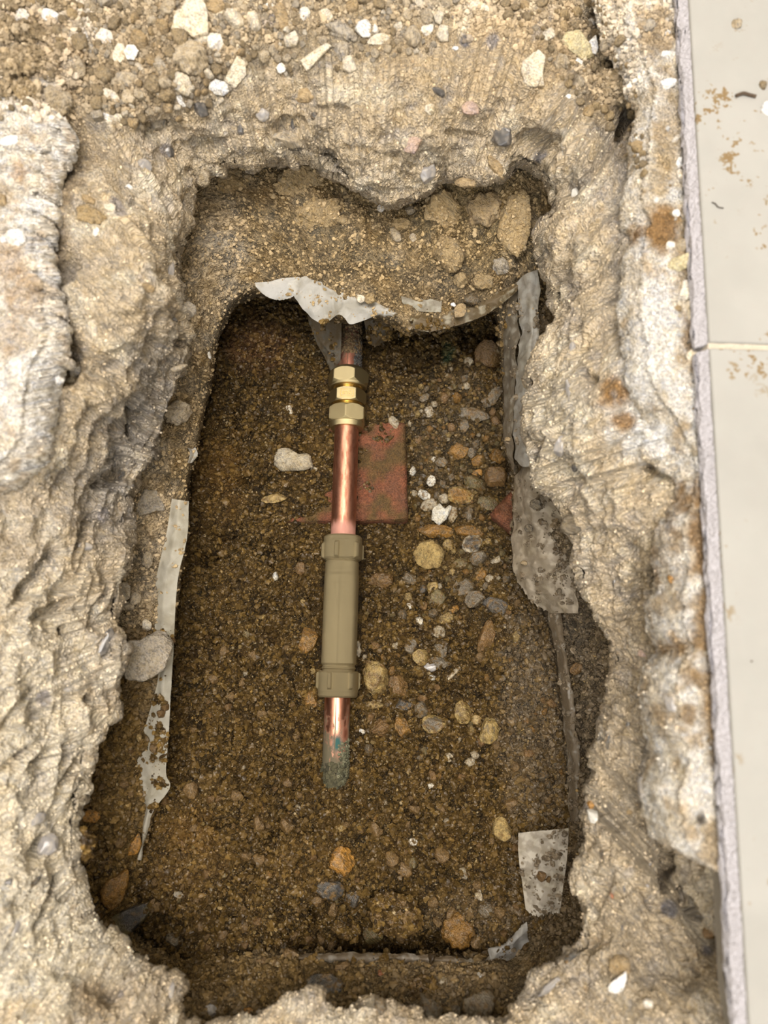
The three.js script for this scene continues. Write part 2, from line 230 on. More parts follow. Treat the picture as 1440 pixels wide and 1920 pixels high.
{
  const NS = 2000, NT = 200, UNDER = 12, lip = ringPx(NS), pos = new Float32Array(NS * (NT + UNDER) * 3), pix = new Float32Array(NS * (NT + UNDER) * 2);
  const rect = [-170, -300, 1620, 2230];
  for (let i = 0; i < NS; i++) {
    const [lx, ly, lh] = lip[i]; let dx = lx - CX, dy = ly - CY; const l = Math.hypot(dx, dy); dx /= l; dy /= l;
    const m = Math.min(dx > 0 ? (rect[2] - CX) / dx : (rect[0] - CX) / dx, dy > 0 ? (rect[3] - CY) / dy : (rect[1] - CY) / dy);
    const e = at(lx, ly, lh), ol = Math.hypot(e.x, e.z + 0.06) || 1, ox = e.x / ol, oz = (e.z + 0.06) / ol;
    for (let k = 0; k < NT + UNDER; k++) {
      const o = (k * NS + i); let p, px, py;
      if (k < UNDER) { const u = 1 - k / UNDER, out = 0.045 * u * u + 0.003 * u, dn = 0.034 * Math.pow(u, 0.75); p = new THREE.Vector3(e.x + ox * out, lh - dn, e.z + oz * out); px = lx; py = ly; }
      else { const t = Math.pow((k - UNDER) / (NT - 1), 1.18), q = lerp(l, m, t); px = CX + dx * q; py = CY + dy * q; const h = slabH(px, py), b = smooth(0, 0.03, t); p = at(px, py, lerp(lh, h, b)); }
      pos[3 * o] = p.x; pos[3 * o + 1] = p.y; pos[3 * o + 2] = p.z; pix[2 * o] = px; pix[2 * o + 1] = py;
    }
  }
  const g = gridGeometry(pos, NS, NT + UNDER, true, true);
  displace(g, (x, y, z, i) => {
    const px = pix[2 * i], py = pix[2 * i + 1];
    const flat = px < 520 && py < 230 || py < 130 ? 0.5 : 1, steep = smooth(0.95, 0.6, g.attributes.normal.array[3 * i + 1]);
    const c = cells(x * 210, y * 210, z * 210), pit = smooth(0.28, 0.0, cells(x * 60, y * 60, z * 60 + 4)[0]) * smooth(-0.1, 0.5, n3(x * 20, y * 20, z * 20));
    const u = x * 0.45 - z * 0.9, v = x * 0.9 + z * 0.45, side = smooth(420, 200, px) * smooth(500, 800, py);
    const flow = ridge(v * 38 + 0.5 * n3(x * 20, y * 20, z * 20), y * 45, u * lerp(30, 13, side), 2);
    const tq = 3.2 * fbm(x * 30 + 3, y * 30, z * 30, 3), tf = tq - Math.floor(tq), terr = 0.0013 * (smooth(0.0, 0.18, tf) - tf) * smooth(-0.2, 0.4, n3(x * 22, y * 22 + 5, z * 22));   // broken, stepped faces
    return flat * (0.0065 * fbm(x * 26, y * 26, z * 26, 3) + 0.0028 * flow * (0.3 + 0.5 * steep + 0.6 * side) + 0.0006 * ridge(x * 75 + z * 25, y * 80, z * 70 - x * 20, 3) + terr + 0.0007 * fbm(x * 190, y * 190, z * 190, 2)) + 0.0003 * (0.6 - c[0]) - 0.004 * pit - dent(px, py, x, y, z);
  });
  paint(g, (x, y, z, i) => {
    const px = pix[2 * i], py = pix[2 * i + 1], k = i / NS | 0;
    let c = mix(C.sand, C.grey, smooth(-0.1, 0.7, fbm(x * 28, y * 28, z * 28 + 9, 4)) * 0.65);
    c = mix(c, C.cream, smooth(0.0, 0.6, fbm(x * 40 + 7, y * 40, z * 40, 4)) * 0.75);
    c = slabPatch(px, py, x, y, z, c);
    c = mix(c, C.rust, 0.35 * smooth(0.45, 0.75, fbm(x * 120, y * 120, z * 120 + 20, 3)));
    const u = x * 0.45 - z * 0.9, v = x * 0.9 + z * 0.45, side = smooth(420, 200, px) * smooth(500, 800, py), fl = ridge(v * 38 + 0.5 * n3(x * 20, y * 20, z * 20), y * 45, u * lerp(30, 13, side), 2);
    c = mix(c, [0.44, 0.395, 0.345], 0.6 * smooth(-0.05, -0.55, fl));   // cement skin left in the drag marks
    const d = cells(x * 75, y * 75, z * 75); if (d[2] > 0.90) c = mix(c, d[2] > 0.95 ? [0.13, 0.13, 0.15] : [0.33, 0.3, 0.29], 0.85 * smooth(0.34, 0.22, d[0]));
    if (k < 12) c = mix(c, C.grey, 0.6 * (1 - k / 12));
    return c;
  });
  { // grain laid along the unrolled surface, so that steep faces are not streaked
    const p = g.attributes.position, rows = NT + UNDER, uv = new Float32Array(p.count * 2);
    for (let i = 0; i < NS; i++) {
      const o = (rows - 1) * NS + i, q = UNDER * NS + i; let x = p.getX(o), z = p.getZ(o), dx = p.getX(q) - x, dz = p.getZ(q) - z; const l = Math.hypot(dx, dz); dx /= l; dz /= l; let s = 0;
      for (let k = rows - 1; k >= 0; k--) { const a = k * NS + i; if (k < rows - 1) s += Math.hypot(p.getX(a) - p.getX(a + NS), p.getY(a) - p.getY(a + NS), p.getZ(a) - p.getZ(a + NS)) * 0.85; uv[2 * a] = x + dx * s; uv[2 * a + 1] = z + dz * s; }
    }
    g.setAttribute('uv', new THREE.BufferAttribute(uv, 2));
  }
  slab = struct(mesh('floor_slab', g, sand));
}
// ------------------------------------------------------------------ sand and soil ledge under the slab, its inner edge hanging over the trench
const INNER = [ // px, py, height: edge towards the trench, then px, py, height: edge under the slab
  [250, 1745, -.163, 130, 1800, -.125], [262, 1620, -.158, 95, 1660, -.128], [296, 1490, -.15, 95, 1530, -.125], [312, 1300, -.142, 165, 1310, -.118], [320, 1200, -.138, 170, 1200, -.115], [332, 1100, -.134, 180, 1090, -.112], [347, 1000, -.13, 190, 1000, -.11], [350, 900, -.128, 205, 900, -.11], [363, 850, -.128, 240, 820, -.107], [376, 780, -.128, 275, 750, -.104], [394, 700, -.127, 305, 660, -.1], [402, 640, -.126, 305, 600, -.097], [418, 590, -.124, 300, 540, -.094], [445, 552, -.122, 295, 460, -.09],
  [480, 538, -.120, 305, 330, -.086], [530, 540, -.120, 390, 255, -.084], [575, 560, -.120, 470, 235, -.084], [605, 585, -.122, 540, 230, -.084], [650, 592, -.122, 610, 250, -.088], [700, 586, -.122, 680, 300, -.094], [740, 600, -.124, 740, 320, -.096], [765, 614, -.124, 790, 290, -.094], [830, 606, -.124, 850, 262, -.088], [890, 590, -.124, 930, 262, -.086], [930, 572, -.126, 1000, 260, -.084], [938, 630, -.15, 1085, 370, -.090],
  [944, 740, -.174, 1090, 560, -.098], [944, 830, -.178, 1075, 680, -.100], [962, 890, -.18, 1075, 800, -.102], [962, 1010, -.18, 1110, 930, -.104], [970, 1085, -.178, 1130, 1010, -.106], [1022, 1148, -.174, 1165, 1110, -.108], [1042, 1230, -.174, 1205, 1190, -.110], [1055, 1350, -.172, 1205, 1310, -.110], [1062, 1450, -.17, 1180, 1450, -.11], [1064, 1550, -.166, 1160, 1560, -.11], [1050, 1650, -.164, 1160, 1670, -.11], [1005, 1740, -.162, 1150, 1770, -.11], [955, 1790, -.158, 1100, 1880, -.102],
  [890, 1800, -.152, 960, 1985, -.098], [800, 1797, -.150, 830, 2000, -.096], [700, 1797, -.150, 700, 1985, -.094], [590, 1792, -.15, 590, 1965, -.092], [480, 1790, -.152, 440, 2000, -.098], [350, 1795, -.158, 270, 1940, -.104],
];
const ledgePatch = patches([
  [560, 480, 190, 100, C.paste, 0.55], [400, 480, 70, 200, C.sand, 0.75], [330, 640, 60, 130, C.sand, 0.7], [285, 1010, 50, 170, C.sand, 0.9], [265, 850, 60, 90, C.sand, 0.7], [250, 1130, 60, 60, C.sand, 0.6],
  [870, 400, 120, 110, [0.32, 0.235, 0.11], 0.6], [820, 540, 100, 50, C.greysoil, 0.5], [220, 1450, 110, 220, [0.21, 0.135, 0.046], 1], [215, 1650, 110, 160, [0.21, 0.135, 0.046], 1], [350, 1830, 180, 60, [0.22, 0.145, 0.055], 0.9], [600, 1840, 230, 60, [0.23, 0.155, 0.06], 0.85], [860, 1850, 200, 60, [0.28, 0.21, 0.12], 0.85],
  [1060, 1150, 100, 220, C.greysoil, 0.95], [1100, 1420, 80, 200, C.greysoil, 0.9], [1060, 1700, 80, 110, C.soil, 0.7], [990, 700, 60, 220, C.darksoil, 0.6],
]);
let ledge;
{
  const NS = 1300, NT = 100, BACK = 10, c = curve(INNER, NS, true), pos = new Float32Array(NS * (NT + BACK) * 3), pix = new Float32Array(NS * (NT + BACK) * 2);
  for (let i = 0; i < NS; i++) {
    const q = c[i]; const e = at(q[0], q[1], q[2]), o = at(q[3], q[4], q[5]);
    const dx = o.x - e.x, dz = o.z - e.z, dl = Math.hypot(dx, dz);
    for (let k = 0; k < NT + BACK; k++) {
      const n = k * NS + i; let p, px, py;
      if (k < BACK) { const u = 1 - k / BACK; p = new THREE.Vector3(e.x + dx / dl * 0.05 * u * u, e.y - 0.05 * Math.pow(u, 0.8), e.z + dz / dl * 0.05 * u * u); px = q[0]; py = q[1]; }
      else { const t = (k - BACK) / (NT - 1); px = lerp(q[0], q[3], t); py = lerp(q[1], q[4], t); const back = smooth(600, 480, q[1]) * smooth(420, 520, q[0]) * smooth(960, 900, q[0]); p = at(px, py, lerp(q[2], q[5], lerp(Math.pow(t, 0.8), t * t * (1.9 - 0.9 * t), back * 0.6))); }
      pos[3 * n] = p.x; pos[3 * n + 1] = p.y; pos[3 * n + 2] = p.z; pix[2 * n] = px; pix[2 * n + 1] = py;
    }
  }
  const g = gridGeometry(pos, NS, NT + BACK, true, true);
  displace(g, (x, y, z, i) => {
    const cc = cells(x * 75, y * 75, z * 75), c2 = cells(x * 260, y * 260, z * 260), px = pix[2 * i], py = pix[2 * i + 1], t = clamp(((i / NS | 0) - BACK) / 30);
    const clod = (px > 760 && py < 520 || py > 1150) ? 0.005 : 0.0012;
    return t * (0.0045 * fbm(x * 30, y * 30, z * 30 + 3, 3) + clod * (0.5 - cc[0])) + 0.0013 * fbm(x * 150, y * 150, z * 150, 3) + 0.0011 * (0.55 - c2[0]);
  });
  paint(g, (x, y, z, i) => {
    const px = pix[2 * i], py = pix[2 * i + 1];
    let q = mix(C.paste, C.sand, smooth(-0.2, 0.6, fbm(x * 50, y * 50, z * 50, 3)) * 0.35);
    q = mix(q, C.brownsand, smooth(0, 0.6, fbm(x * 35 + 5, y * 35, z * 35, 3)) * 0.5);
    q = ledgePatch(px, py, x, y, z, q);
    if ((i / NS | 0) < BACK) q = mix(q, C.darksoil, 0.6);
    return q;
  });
  {
    const p = g.attributes.position, rows = NT + BACK, uv = new Float32Array(p.count * 2);
    for (let i = 0; i < NS; i++) { let s = 0; for (let k = 0; k < rows; k++) { const a = k * NS + i; if (k) s += Math.hypot(p.getX(a) - p.getX(a - NS), p.getY(a) - p.getY(a - NS), p.getZ(a) - p.getZ(a - NS)); uv[2 * a] = i / NS * 1.1; uv[2 * a + 1] = s; } }
    g.setAttribute('uv', new THREE.BufferAttribute(uv, 2));
  }
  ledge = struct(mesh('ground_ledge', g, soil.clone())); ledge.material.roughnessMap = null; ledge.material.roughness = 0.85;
}

// ------------------------------------------------------------------ trench soil
const soilH = rbf([
  [450, 600, -.178], [420, 700, -.172], [380, 800, -.170], [480, 760, -.176], [560, 760, -.184], [560, 640, -.186], [650, 560, -.184], [760, 560, -.188], [880, 560, -.19], [650, 420, -.18], [880, 420, -.185], [450, 450, -.175],
  [690, 700, -.189], [800, 700, -.192], [900, 700, -.196], [940, 850, -.204], [740, 760, -.1855], [735, 800, -.191], [740, 900, -.193], [700, 950, -.193], [690, 860, -.192], [600, 850, -.184], [600, 955, -.1895], [570, 965, -.189], [520, 960, -.182], [560, 920, -.183], [560, 1012, -.196], [650, 1010, -.2005], [740, 1020, -.205], [820, 850, -.202], [820, 960, -.206], [900, 980, -.206], [850, 1080, -.202],
  [450, 900, -.179], [380, 950, -.178], [350, 1050, -.176], [400, 1120, -.180], [500, 1100, -.185], [560, 1150, -.188], [630, 1150, -.194], [700, 1150, -.194], [800, 1150, -.198], [930, 1150, -.196], [1010, 1200, -.186], [360, 1250, -.172], [500, 1280, -.18], [580, 1300, -.186], [680, 1300, -.189], [800, 1300, -.193], [950, 1300, -.188], [1030, 1350, -.178],
  [330, 1400, -.166], [450, 1430, -.17], [560, 1400, -.178], [630, 1400, -.184], [628, 1455, -.176], [630, 1500, -.166], [700, 1420, -.182], [820, 1450, -.182], [950, 1480, -.176], [1040, 1500, -.17], [320, 1550, -.158], [450, 1580, -.158], [600, 1580, -.164], [750, 1570, -.172], [900, 1600, -.172], [1000, 1620, -.166],
  [320, 1700, -.156], [480, 1700, -.160], [600, 1690, -.170], [700, 1680, -.176], [820, 1690, -.176], [950, 1700, -.166], [330, 1800, -.157], [480, 1790, -.160], [620, 1760, -.186], [740, 1770, -.190], [840, 1770, -.184], [930, 1790, -.160], [700, 1860, -.165], [400, 1900, -.16], [950, 1900, -.16], [250, 1750, -.163], [200, 1600, -.165], [200, 1200, -.175], [1120, 1300, -.176], [1120, 1600, -.168], [1080, 900, -.19], [250, 800, -.172], [1050, 600, -.194],
]);
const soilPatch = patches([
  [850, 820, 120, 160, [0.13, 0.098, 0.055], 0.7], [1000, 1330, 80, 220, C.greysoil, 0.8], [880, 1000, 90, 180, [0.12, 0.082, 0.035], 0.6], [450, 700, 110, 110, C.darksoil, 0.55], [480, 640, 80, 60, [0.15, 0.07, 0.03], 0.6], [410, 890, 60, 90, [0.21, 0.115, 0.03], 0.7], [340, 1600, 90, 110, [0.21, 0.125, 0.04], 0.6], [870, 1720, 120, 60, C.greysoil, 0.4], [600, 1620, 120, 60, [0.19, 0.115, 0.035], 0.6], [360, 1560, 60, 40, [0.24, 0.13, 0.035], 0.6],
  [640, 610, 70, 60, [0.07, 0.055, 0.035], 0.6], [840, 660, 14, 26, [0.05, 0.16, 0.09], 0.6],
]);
let ground;
const PITS = [[395, 1048, 22, 15, 0, 12], [402, 1195, 17, 12, 0, 8], [600, 1712, 20, 24, 0, 12], [690, 1770, 70, 14, 0, 12], [830, 1762, 60, 14, 0, 10], [560, 1630, 12, 26, 20, 8], [545, 1560, 60, 9, -8, 6], [700, 1140, 20, 30, 0, 8], [430, 1010, 40, 10, 10, 5], [520, 1480, 50, 10, -5, 5], [420, 1540, 60, 10, -10, 5], [890, 640, 30, 40, 0, 10], [770, 690, 30, 12, 0, 6], [450, 780, 14, 50, 0, 7], [480, 900, 40, 10, 0, 6], [975, 1000, 16, 60, 0, 8], [850, 1290, 40, 10, 10, 6], [960, 1250, 20, 40, 0, 6]];
{
  const x0 = 110, x1 = 1190, y0 = 330, y1 = 1960, NU = 440, NV = 650, pos = new Float32Array(NU * NV * 3), pix = new Float32Array(NU * NV * 2);
  for (let j = 0; j < NV; j++) for (let i = 0; i < NU; i++) {
    const n = j * NU + i, px = lerp(x0, x1, i / (NU - 1)), py = lerp(y0, y1, j / (NV - 1)), p = at(px, py, soilH(px, py));
    pos[3 * n] = p.x; pos[3 * n + 1] = p.y; pos[3 * n + 2] = p.z; pix[2 * n] = px; pix[2 * n + 1] = py;
  }
  const g = gridGeometry(pos, NU, NV, false, false);
  displace(g, (x, y, z, i) => {
    const px = pix[2 * i], py = pix[2 * i + 1], nearPipe = smooth(75, 40, Math.abs(px - (675 - 0.0321 * py)));
    const a = cells(x * 60 + 0.6 * n3(x * 60, 1, z * 60), y * 60, z * 60), b = cells(x * 170, y * 170, z * 170);
    const hole = smooth(0.35, 0, cells(x * 30, y * 30 + 2, z * 30)[0]) * smooth(0.1, 0.6, n3(x * 14, 3, z * 14));
    return (1 - nearPipe * 0.8) * (0.0042 * fbm(x * 28, 2, z * 28, 3) + 0.0032 * (0.5 - a[0]) - 0.006 * hole) + 0.0022 * (smooth(0, 0.3, b[1] - b[0]) - 0.6) * (0.4 + 0.6 * smooth(-0.3, 0.3, n3(x * 40, 6, z * 40))) + 0.0013 * fbm(x * 260, y * 260, z * 260, 3) + 0.0012 * ridge(x * 130, y * 130, z * 130, 2) - dent(px, py, x, y, z, PITS);
  });
  paint(g, (x, y, z, i) => {
    let q = mix(C.soil, C.darksoil, smooth(-0.3, 0.5, fbm(x * 60, 4, z * 60, 5)) * 0.9);
    q = mix(q, [0.20, 0.125, 0.04], smooth(0.1, 0.6, fbm(x * 60 + 3, 8, z * 60, 3)) * 0.6);
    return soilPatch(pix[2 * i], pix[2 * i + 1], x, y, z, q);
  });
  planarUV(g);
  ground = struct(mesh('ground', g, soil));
}

// ------------------------------------------------------------------ tile beds: tile adhesive left, screed strip right
function bed(name, edge, far, n, m, h, drop, rough, colour, extra) { // edge / far: pixel lines of equal count; the broken edge falls off by drop
  const e = curve(edge, n, false), f = curve(far, n, false), D = 14, pos = new Float32Array(n * (m + D) * 3), pix = new Float32Array(n * (m + D) * 2);
  for (let i = 0; i < n; i++) {
    const jag = 5 * fbm(i * 0.06, 3, 1, 3) + 3 * n3(i * 0.3, 8, 2), ex = e[i][0] + jag, ey = e[i][1], o = Math.sign(ex - f[i][0]);
    const base = at(ex, ey, h(ex, ey, 0));
    for (let k = 0; k < m + D; k++) {
      const q = k * n + i; let p, px, py;
      if (k < m) { const t = Math.pow(k / (m - 1), 0.85); px = lerp(f[i][0], ex, t); py = lerp(f[i][1], ey, t); const round = 0.0025 * smooth(0.93, 1, t) ** 2; p = at(px, py, h(px, py, 1 - t) - round); }
      else { const u = (k - m + 1) / D; p = new THREE.Vector3(base.x + o * 0.004 * Math.sin(u * 2.4), base.y - 0.0025 - (typeof drop === 'function' ? drop(ey) : drop) * u, base.z); px = ex; py = ey; }
      pos[3 * q] = p.x; pos[3 * q + 1] = p.y; pos[3 * q + 2] = p.z; pix[2 * q] = px; pix[2 * q + 1] = py;
    }
  }
  const g = gridGeometry(pos, n, m + D, false, edge[0][0] > far[0][0]);
  if (g.attributes.normal.getY(5 * n + 5) < 0) { const ix = g.index.array; for (let i = 0; i < ix.length; i += 3) { const a = ix[i]; ix[i] = ix[i + 1]; ix[i + 1] = a; } g.computeVertexNormals(); }
  displace(g, (x, y, z, i) => rough * (1.6 * fbm(x * 55, y * 55, z * 55, 3) + 0.9 * ridge(x * 130, y * 130, z * 130) + 0.8 * (0.5 - cells(x * 240, y * 240, z * 240)[0])) + (extra ? extra(pix[2 * i], pix[2 * i + 1], x, y, z) : 0));
  paint(g, (x, y, z, i) => colour(pix[2 * i], pix[2 * i + 1], x, y, z));
  planarUV(g);
  return mesh(name, g, sand);
}
const stripPatch = patches([[1230, 60, 40, 60, [0.40, 0.30, 0.18], 0.85], [1245, 430, 40, 55, C.rust, 0.95], [1305, 640, 34, 66, [0.42, 0.29, 0.16], 0.9], [1290, 480, 36, 80, [0.45, 0.33, 0.19], 0.85], [1322, 1000, 46, 120, [0.34, 0.22, 0.11], 1], [1330, 1180, 44, 120, [0.37, 0.25, 0.13], 1], [1348, 1330, 42, 120, [0.38, 0.26, 0.135], 1], [1345, 1590, 44, 60, [0.40, 0.29, 0.16], 0.75], [1255, 250, 30, 120, [0.5, 0.38, 0.23], 0.65], [1240, 330, 24, 60, [0.48, 0.36, 0.2], 0.6], [1290, 1335, 20, 26, [0.36, 0.24, 0.12], 0.85], [1290, 1270, 18, 24, [0.36, 0.24, 0.12], 0.7], [1325, 1480, 44, 34, [0.95, 0.92, 0.86], 0.8], [1235, 620, 40, 110, [0.95, 0.93, 0.89], 0.9], [1320, 760, 34, 80, [0.97, 0.96, 0.93], 0.9], [1314, 1535, 12, 16, [0.1, 0.08, 0.06], 0.95]]);
const strip = [[1128, -200], [1145, -60], [1152, 0], [1175, 50], [1197, 85], [1210, 130], [1226, 165], [1221, 205], [1215, 240], [1214, 300], [1200, 340], [1203, 385], [1219, 420], [1206, 450], [1203, 500], [1196, 560], [1206, 640], [1218, 720], [1262, 780], [1300, 850], [1304, 920], [1282, 975], [1281, 1030], [1290, 1085], [1276, 1120], [1283, 1180], [1300, 1215], [1275, 1250], [1270, 1300], [1276, 1370], [1291, 1430], [1271, 1480], [1273, 1530], [1292, 1590], [1330, 1622], [1372, 1640]];
const tileX = (py) => 1293 + py * 0.0585;
struct(bed('screed_bed', strip, strip.map((p, i) => [tileX(p[1] + (i > 33 ? 20 : 0)) + 6, p[1] + (i > 33 ? 30 : 0)]), 900, 46, (px, py, t) => -0.0105 - 0.002 * smooth(0, 0.5, t), (py) => lerp(0.015, 0.032, smooth(850, 1150, py)), 0.0008,
  (px, py, x, y, z) => { let c = mix([0.80, 0.72, 0.59], [0.9, 0.87, 0.81], smooth(-0.3, 0.4, fbm(x * 50, y * 50, z * 50, 3))); c = mix(c, [0.52, 0.39, 0.24], smooth(0.05, 0.5, fbm(x * 60 + 4, y * 60, z * 60, 4)) * 0.75); return stripPatch(px, py, x, y, z, c); }));
const bedPatch = patches([[60, 90, 120, 100, C.brownsand, 0.8], [40, 330, 20, 25, [0.5, 0.3, 0.14], 0.6], [20, 500, 45, 60, [0.52, 0.33, 0.15], 0.55], [45, 560, 40, 60, [0.52, 0.34, 0.17], 0.5], [25, 640, 55, 40, [0.55, 0.42, 0.3], 0.5], [15, 370, 20, 30, [0.5, 0.36, 0.2], 0.5], [30, 740, 50, 70, C.white, 0.6]]);
struct(bed('adhesive_bed', [[160, -200], [158, -60], [155, 0], [151, 55], [128, 105], [86, 165], [74, 190], [92, 212], [108, 236], [96, 275], [76, 312], [66, 400], [61, 440], [66, 480], [76, 550], [84, 600], [89, 640], [66, 680], [50, 745], [44, 815], [10, 862], [-60, 905]], Array.from({ length: 22 }, (_, i) => [-170, -200 + i * 53]), 620, 70,
  () => -0.0085, (py) => lerp(0.011, 0.02, smooth(600, 700, py) + smooth(150, 50, py)), 0.0007,
  (px, py, x, y, z) => { let c = mix([0.86, 0.80, 0.70], [0.92, 0.90, 0.86], smooth(-0.2, 0.4, fbm(x * 60, y * 60, z * 60, 3))); c = mix(c, [0.56, 0.41, 0.25], smooth(0.1, 0.55, fbm(x * 80 + 2, y * 80, z * 80, 3)) * 0.6); return bedPatch(px, py, x, y, z, c); },
  (px, py, x, y, z) => { const s = ((((py - 253 + 3 * n3(px * 0.03, 0, Math.floor(py / 37.6))) / 37.6) % 1) + 1) % 1, w = 0.0026 * (0.75 + 0.4 * n3(x * 60, 0, z * 60)) * smooth(180, 215, py) * smooth(645, 600, py); return w * smooth(0, 0.1, s) * (1 - smooth(0.7, 0.86, s)); }));

// ------------------------------------------------------------------ floor tiles on the right
const floor = new THREE.Group(); floor.name = 'floor'; struct(floor); scene.add(floor);
const marble = texture(TS, (i) => { const v = 0.955 + (blot[i] - 0.5) * 0.09, s = smooth(0.64, 0.74, grainB[i]) * smooth(0.46, 0.64, blot[i]), w = (blot[(i * 7) % (TS * TS)] - 0.5) * 0.01; return [v - s * 0.22 + w, v - 0.012 - s * 0.34, v - 0.055 - s * 0.5]; }, true, 0.34);
const tileMat = new THREE.MeshPhysicalMaterial({ map: marble, color: new THREE.Color(0.37, 0.378, 0.40), roughness: 0.7, bumpMap: marble, bumpScale: 0.0002 });
{
  const a = at(tileX(0), 0, 0), b = at(tileX(1920), 1920, 0), yaw = Math.atan2(b.x - a.x, b.z - a.z), joint = at(tileX(646), 646, 0), S = 0.45;
  const dir = new THREE.Vector3(Math.sin(yaw), 0, Math.cos(yaw)), right = new THREE.Vector3(Math.cos(yaw), 0, -Math.sin(yaw));
  const groutM = new THREE.MeshStandardMaterial({ color: new THREE.Color(0.62, 0.56, 0.46), roughness: 0.95, bumpMap: sandBump, bumpScale: 0.0006 });
  const lilac = new THREE.MeshStandardMaterial({ color: new THREE.Color(0.47, 0.46, 0.50), roughness: 0.9, bumpMap: sandBump, bumpScale: 0.0007 });
  for (const s of [-1, 1]) {
    const g = new RoundedBoxGeometry(S, 0.009, S, 4, 0.0012); const p = g.attributes.position, uv = g.attributes.uv;
    for (let i = 0; i < p.count; i++) { uv.setXY(i, p.getX(i) + p.getY(i) + s * 0.2, p.getZ(i) + p.getY(i) * 0.6); }
    const o = mesh('tile', g, tileMat, floor), c = joint.clone().addScaledVector(dir, s * (S / 2 + 0.0012)).addScaledVector(right, S / 2);
    o.position.set(c.x, -0.0045, c.z); o.rotation.y = yaw;
    const e = new THREE.BoxGeometry(0.0032, 0.009, S, 6, 5, 300); e.computeVertexNormals(); planarUV(e);
    { const q = e.attributes.position; for (let i = 0; i < q.count; i++) { const z = q.getZ(i); if (q.getX(i) < 0) q.setX(i, q.getX(i) + 0.0012 * fbm(z * 60, q.getY(i) * 150, s, 3)); if (q.getY(i) > 0) q.setY(i, q.getY(i) + 0.0008 * fbm(z * 130, q.getX(i) * 300, s, 3) - 0.0004 - Math.max(0, 0.0016 - q.getX(i)) * 1.2); } e.computeVertexNormals(); }
    const k = mesh('tile_edge', e, lilac, o); k.position.set(-S / 2 - 0.0014, -0.0012, 0);
  }
  const jg = new THREE.BoxGeometry(S, 0.008, 0.0026, 200, 2, 4); { const q = jg.attributes.position; for (let i = 0; i < q.count; i++) if (q.getY(i) > 0) q.setY(i, q.getY(i) + 0.0004 * fbm(q.getX(i) * 150, q.getZ(i) * 300, 0, 3)); jg.computeVertexNormals(); planarUV(jg); }
  const o = mesh('grout_joint', jg, groutM, floor), c = joint.clone().addScaledVector(right, S / 2); o.position.set(c.x, -0.0054, c.z); o.rotation.y = yaw;
  // tile bedding below, and the rest of the room's floor around the dug-up part
  const u = box('bedding', S, 0.03, 2 * S, 0, 0, 0, groutM, floor), m = joint.clone().addScaledVector(right, S / 2 + 0.006); u.position.set(m.x, -0.0245, m.z); u.rotation.y = yaw;
  const rest = new THREE.MeshStandardMaterial({ color: new THREE.Color(0.70, 0.66, 0.58), roughness: 0.6 });
  const far = [at(-165, -290, -0.02), at(1610, -290, -0.02), at(1610, 2220, -0.02), at(-165, 2220, -0.02)];
  const zT = far[0].z, zB = Math.min(far[2].z, 0.5), xL = -0.30, xR = 0.42;
  const fl = (x0, x1, z0, z1) => { const g = new THREE.BoxGeometry(x1 - x0, 0.1, z1 - z0); g.translate((x0 + x1) / 2, -0.066, (z0 + z1) / 2); return g; };
  mesh('floor_field', mergeGeometries([fl(-2.1, 2.1, -1.95, zT + 0.01), fl(-2.1, 2.1, zB, 1.95), fl(-2.1, xL, zT + 0.01, zB), fl(0.62, 2.1, zT + 0.01, zB)]), rest, floor);
  struct(box('ground_base', 1.6, 0.06, 1.6, 0.1, -0.30, -0.15, new THREE.MeshStandardMaterial({ color: new THREE.Color(0.1, 0.07, 0.04), roughness: 1 })));
}
scene.updateMatrixWorld(true);
// ------------------------------------------------------------------ finding the surface below a pixel, stones
const grounds = [[slab, 'slab'], [ledge, 'ledge'], [ground, 'soil'], ...scene.children.filter((o) => /^(screed|adhesive)_bed/.test(o.name)).map((o) => [o, 'bed'])].map(([o, k]) => [new MeshBVH(o.geometry), k, o.geometry.attributes.color]);
const eye = new THREE.Vector3(0, EYE, 0);
function hit(px, py) {
  if (px > tileX(py) + 8) { const p = at(px, py, 0); return { p, n: new THREE.Vector3(0, 1, 0), on: 'tile' }; }
  const r = new THREE.Ray(eye, new THREE.Vector3(...ray(px, py)).normalize()); let best = null;
  for (const [b, on, col] of grounds) { const h = b.raycastFirst(r, THREE.DoubleSide); if (h && (!best || h.distance < best.d)) best = { d: h.distance, p: h.point.clone(), n: h.face.normal.clone(), on, col: col && [col.getX(h.face.a), col.getY(h.face.a), col.getZ(h.face.a)] }; }
  if (best && best.n.dot(r.direction) > 0) best.n.negate();
  return best;
}
function spot(px, py, r) {   // mean surface under a stone
  const c = hit(px, py); if (!c) return null; const n = c.n.clone(); let k = 1;
  for (let a = 0; a < 6; a++) { const q = hit(px + r * 0.7 * Math.cos(a), py + r * 0.7 * Math.sin(a)); if (q && q.p.distanceTo(c.p) < 0.012 + r * 0.0006) { n.add(q.n); k++; } }
  c.n = n.normalize(); return c;
}
const ico = {};
function sphere(d) { return (ico[d] ??= mergeVertices(new THREE.IcosahedronGeometry(1, d).deleteAttribute('normal').deleteAttribute('uv'))).clone(); }
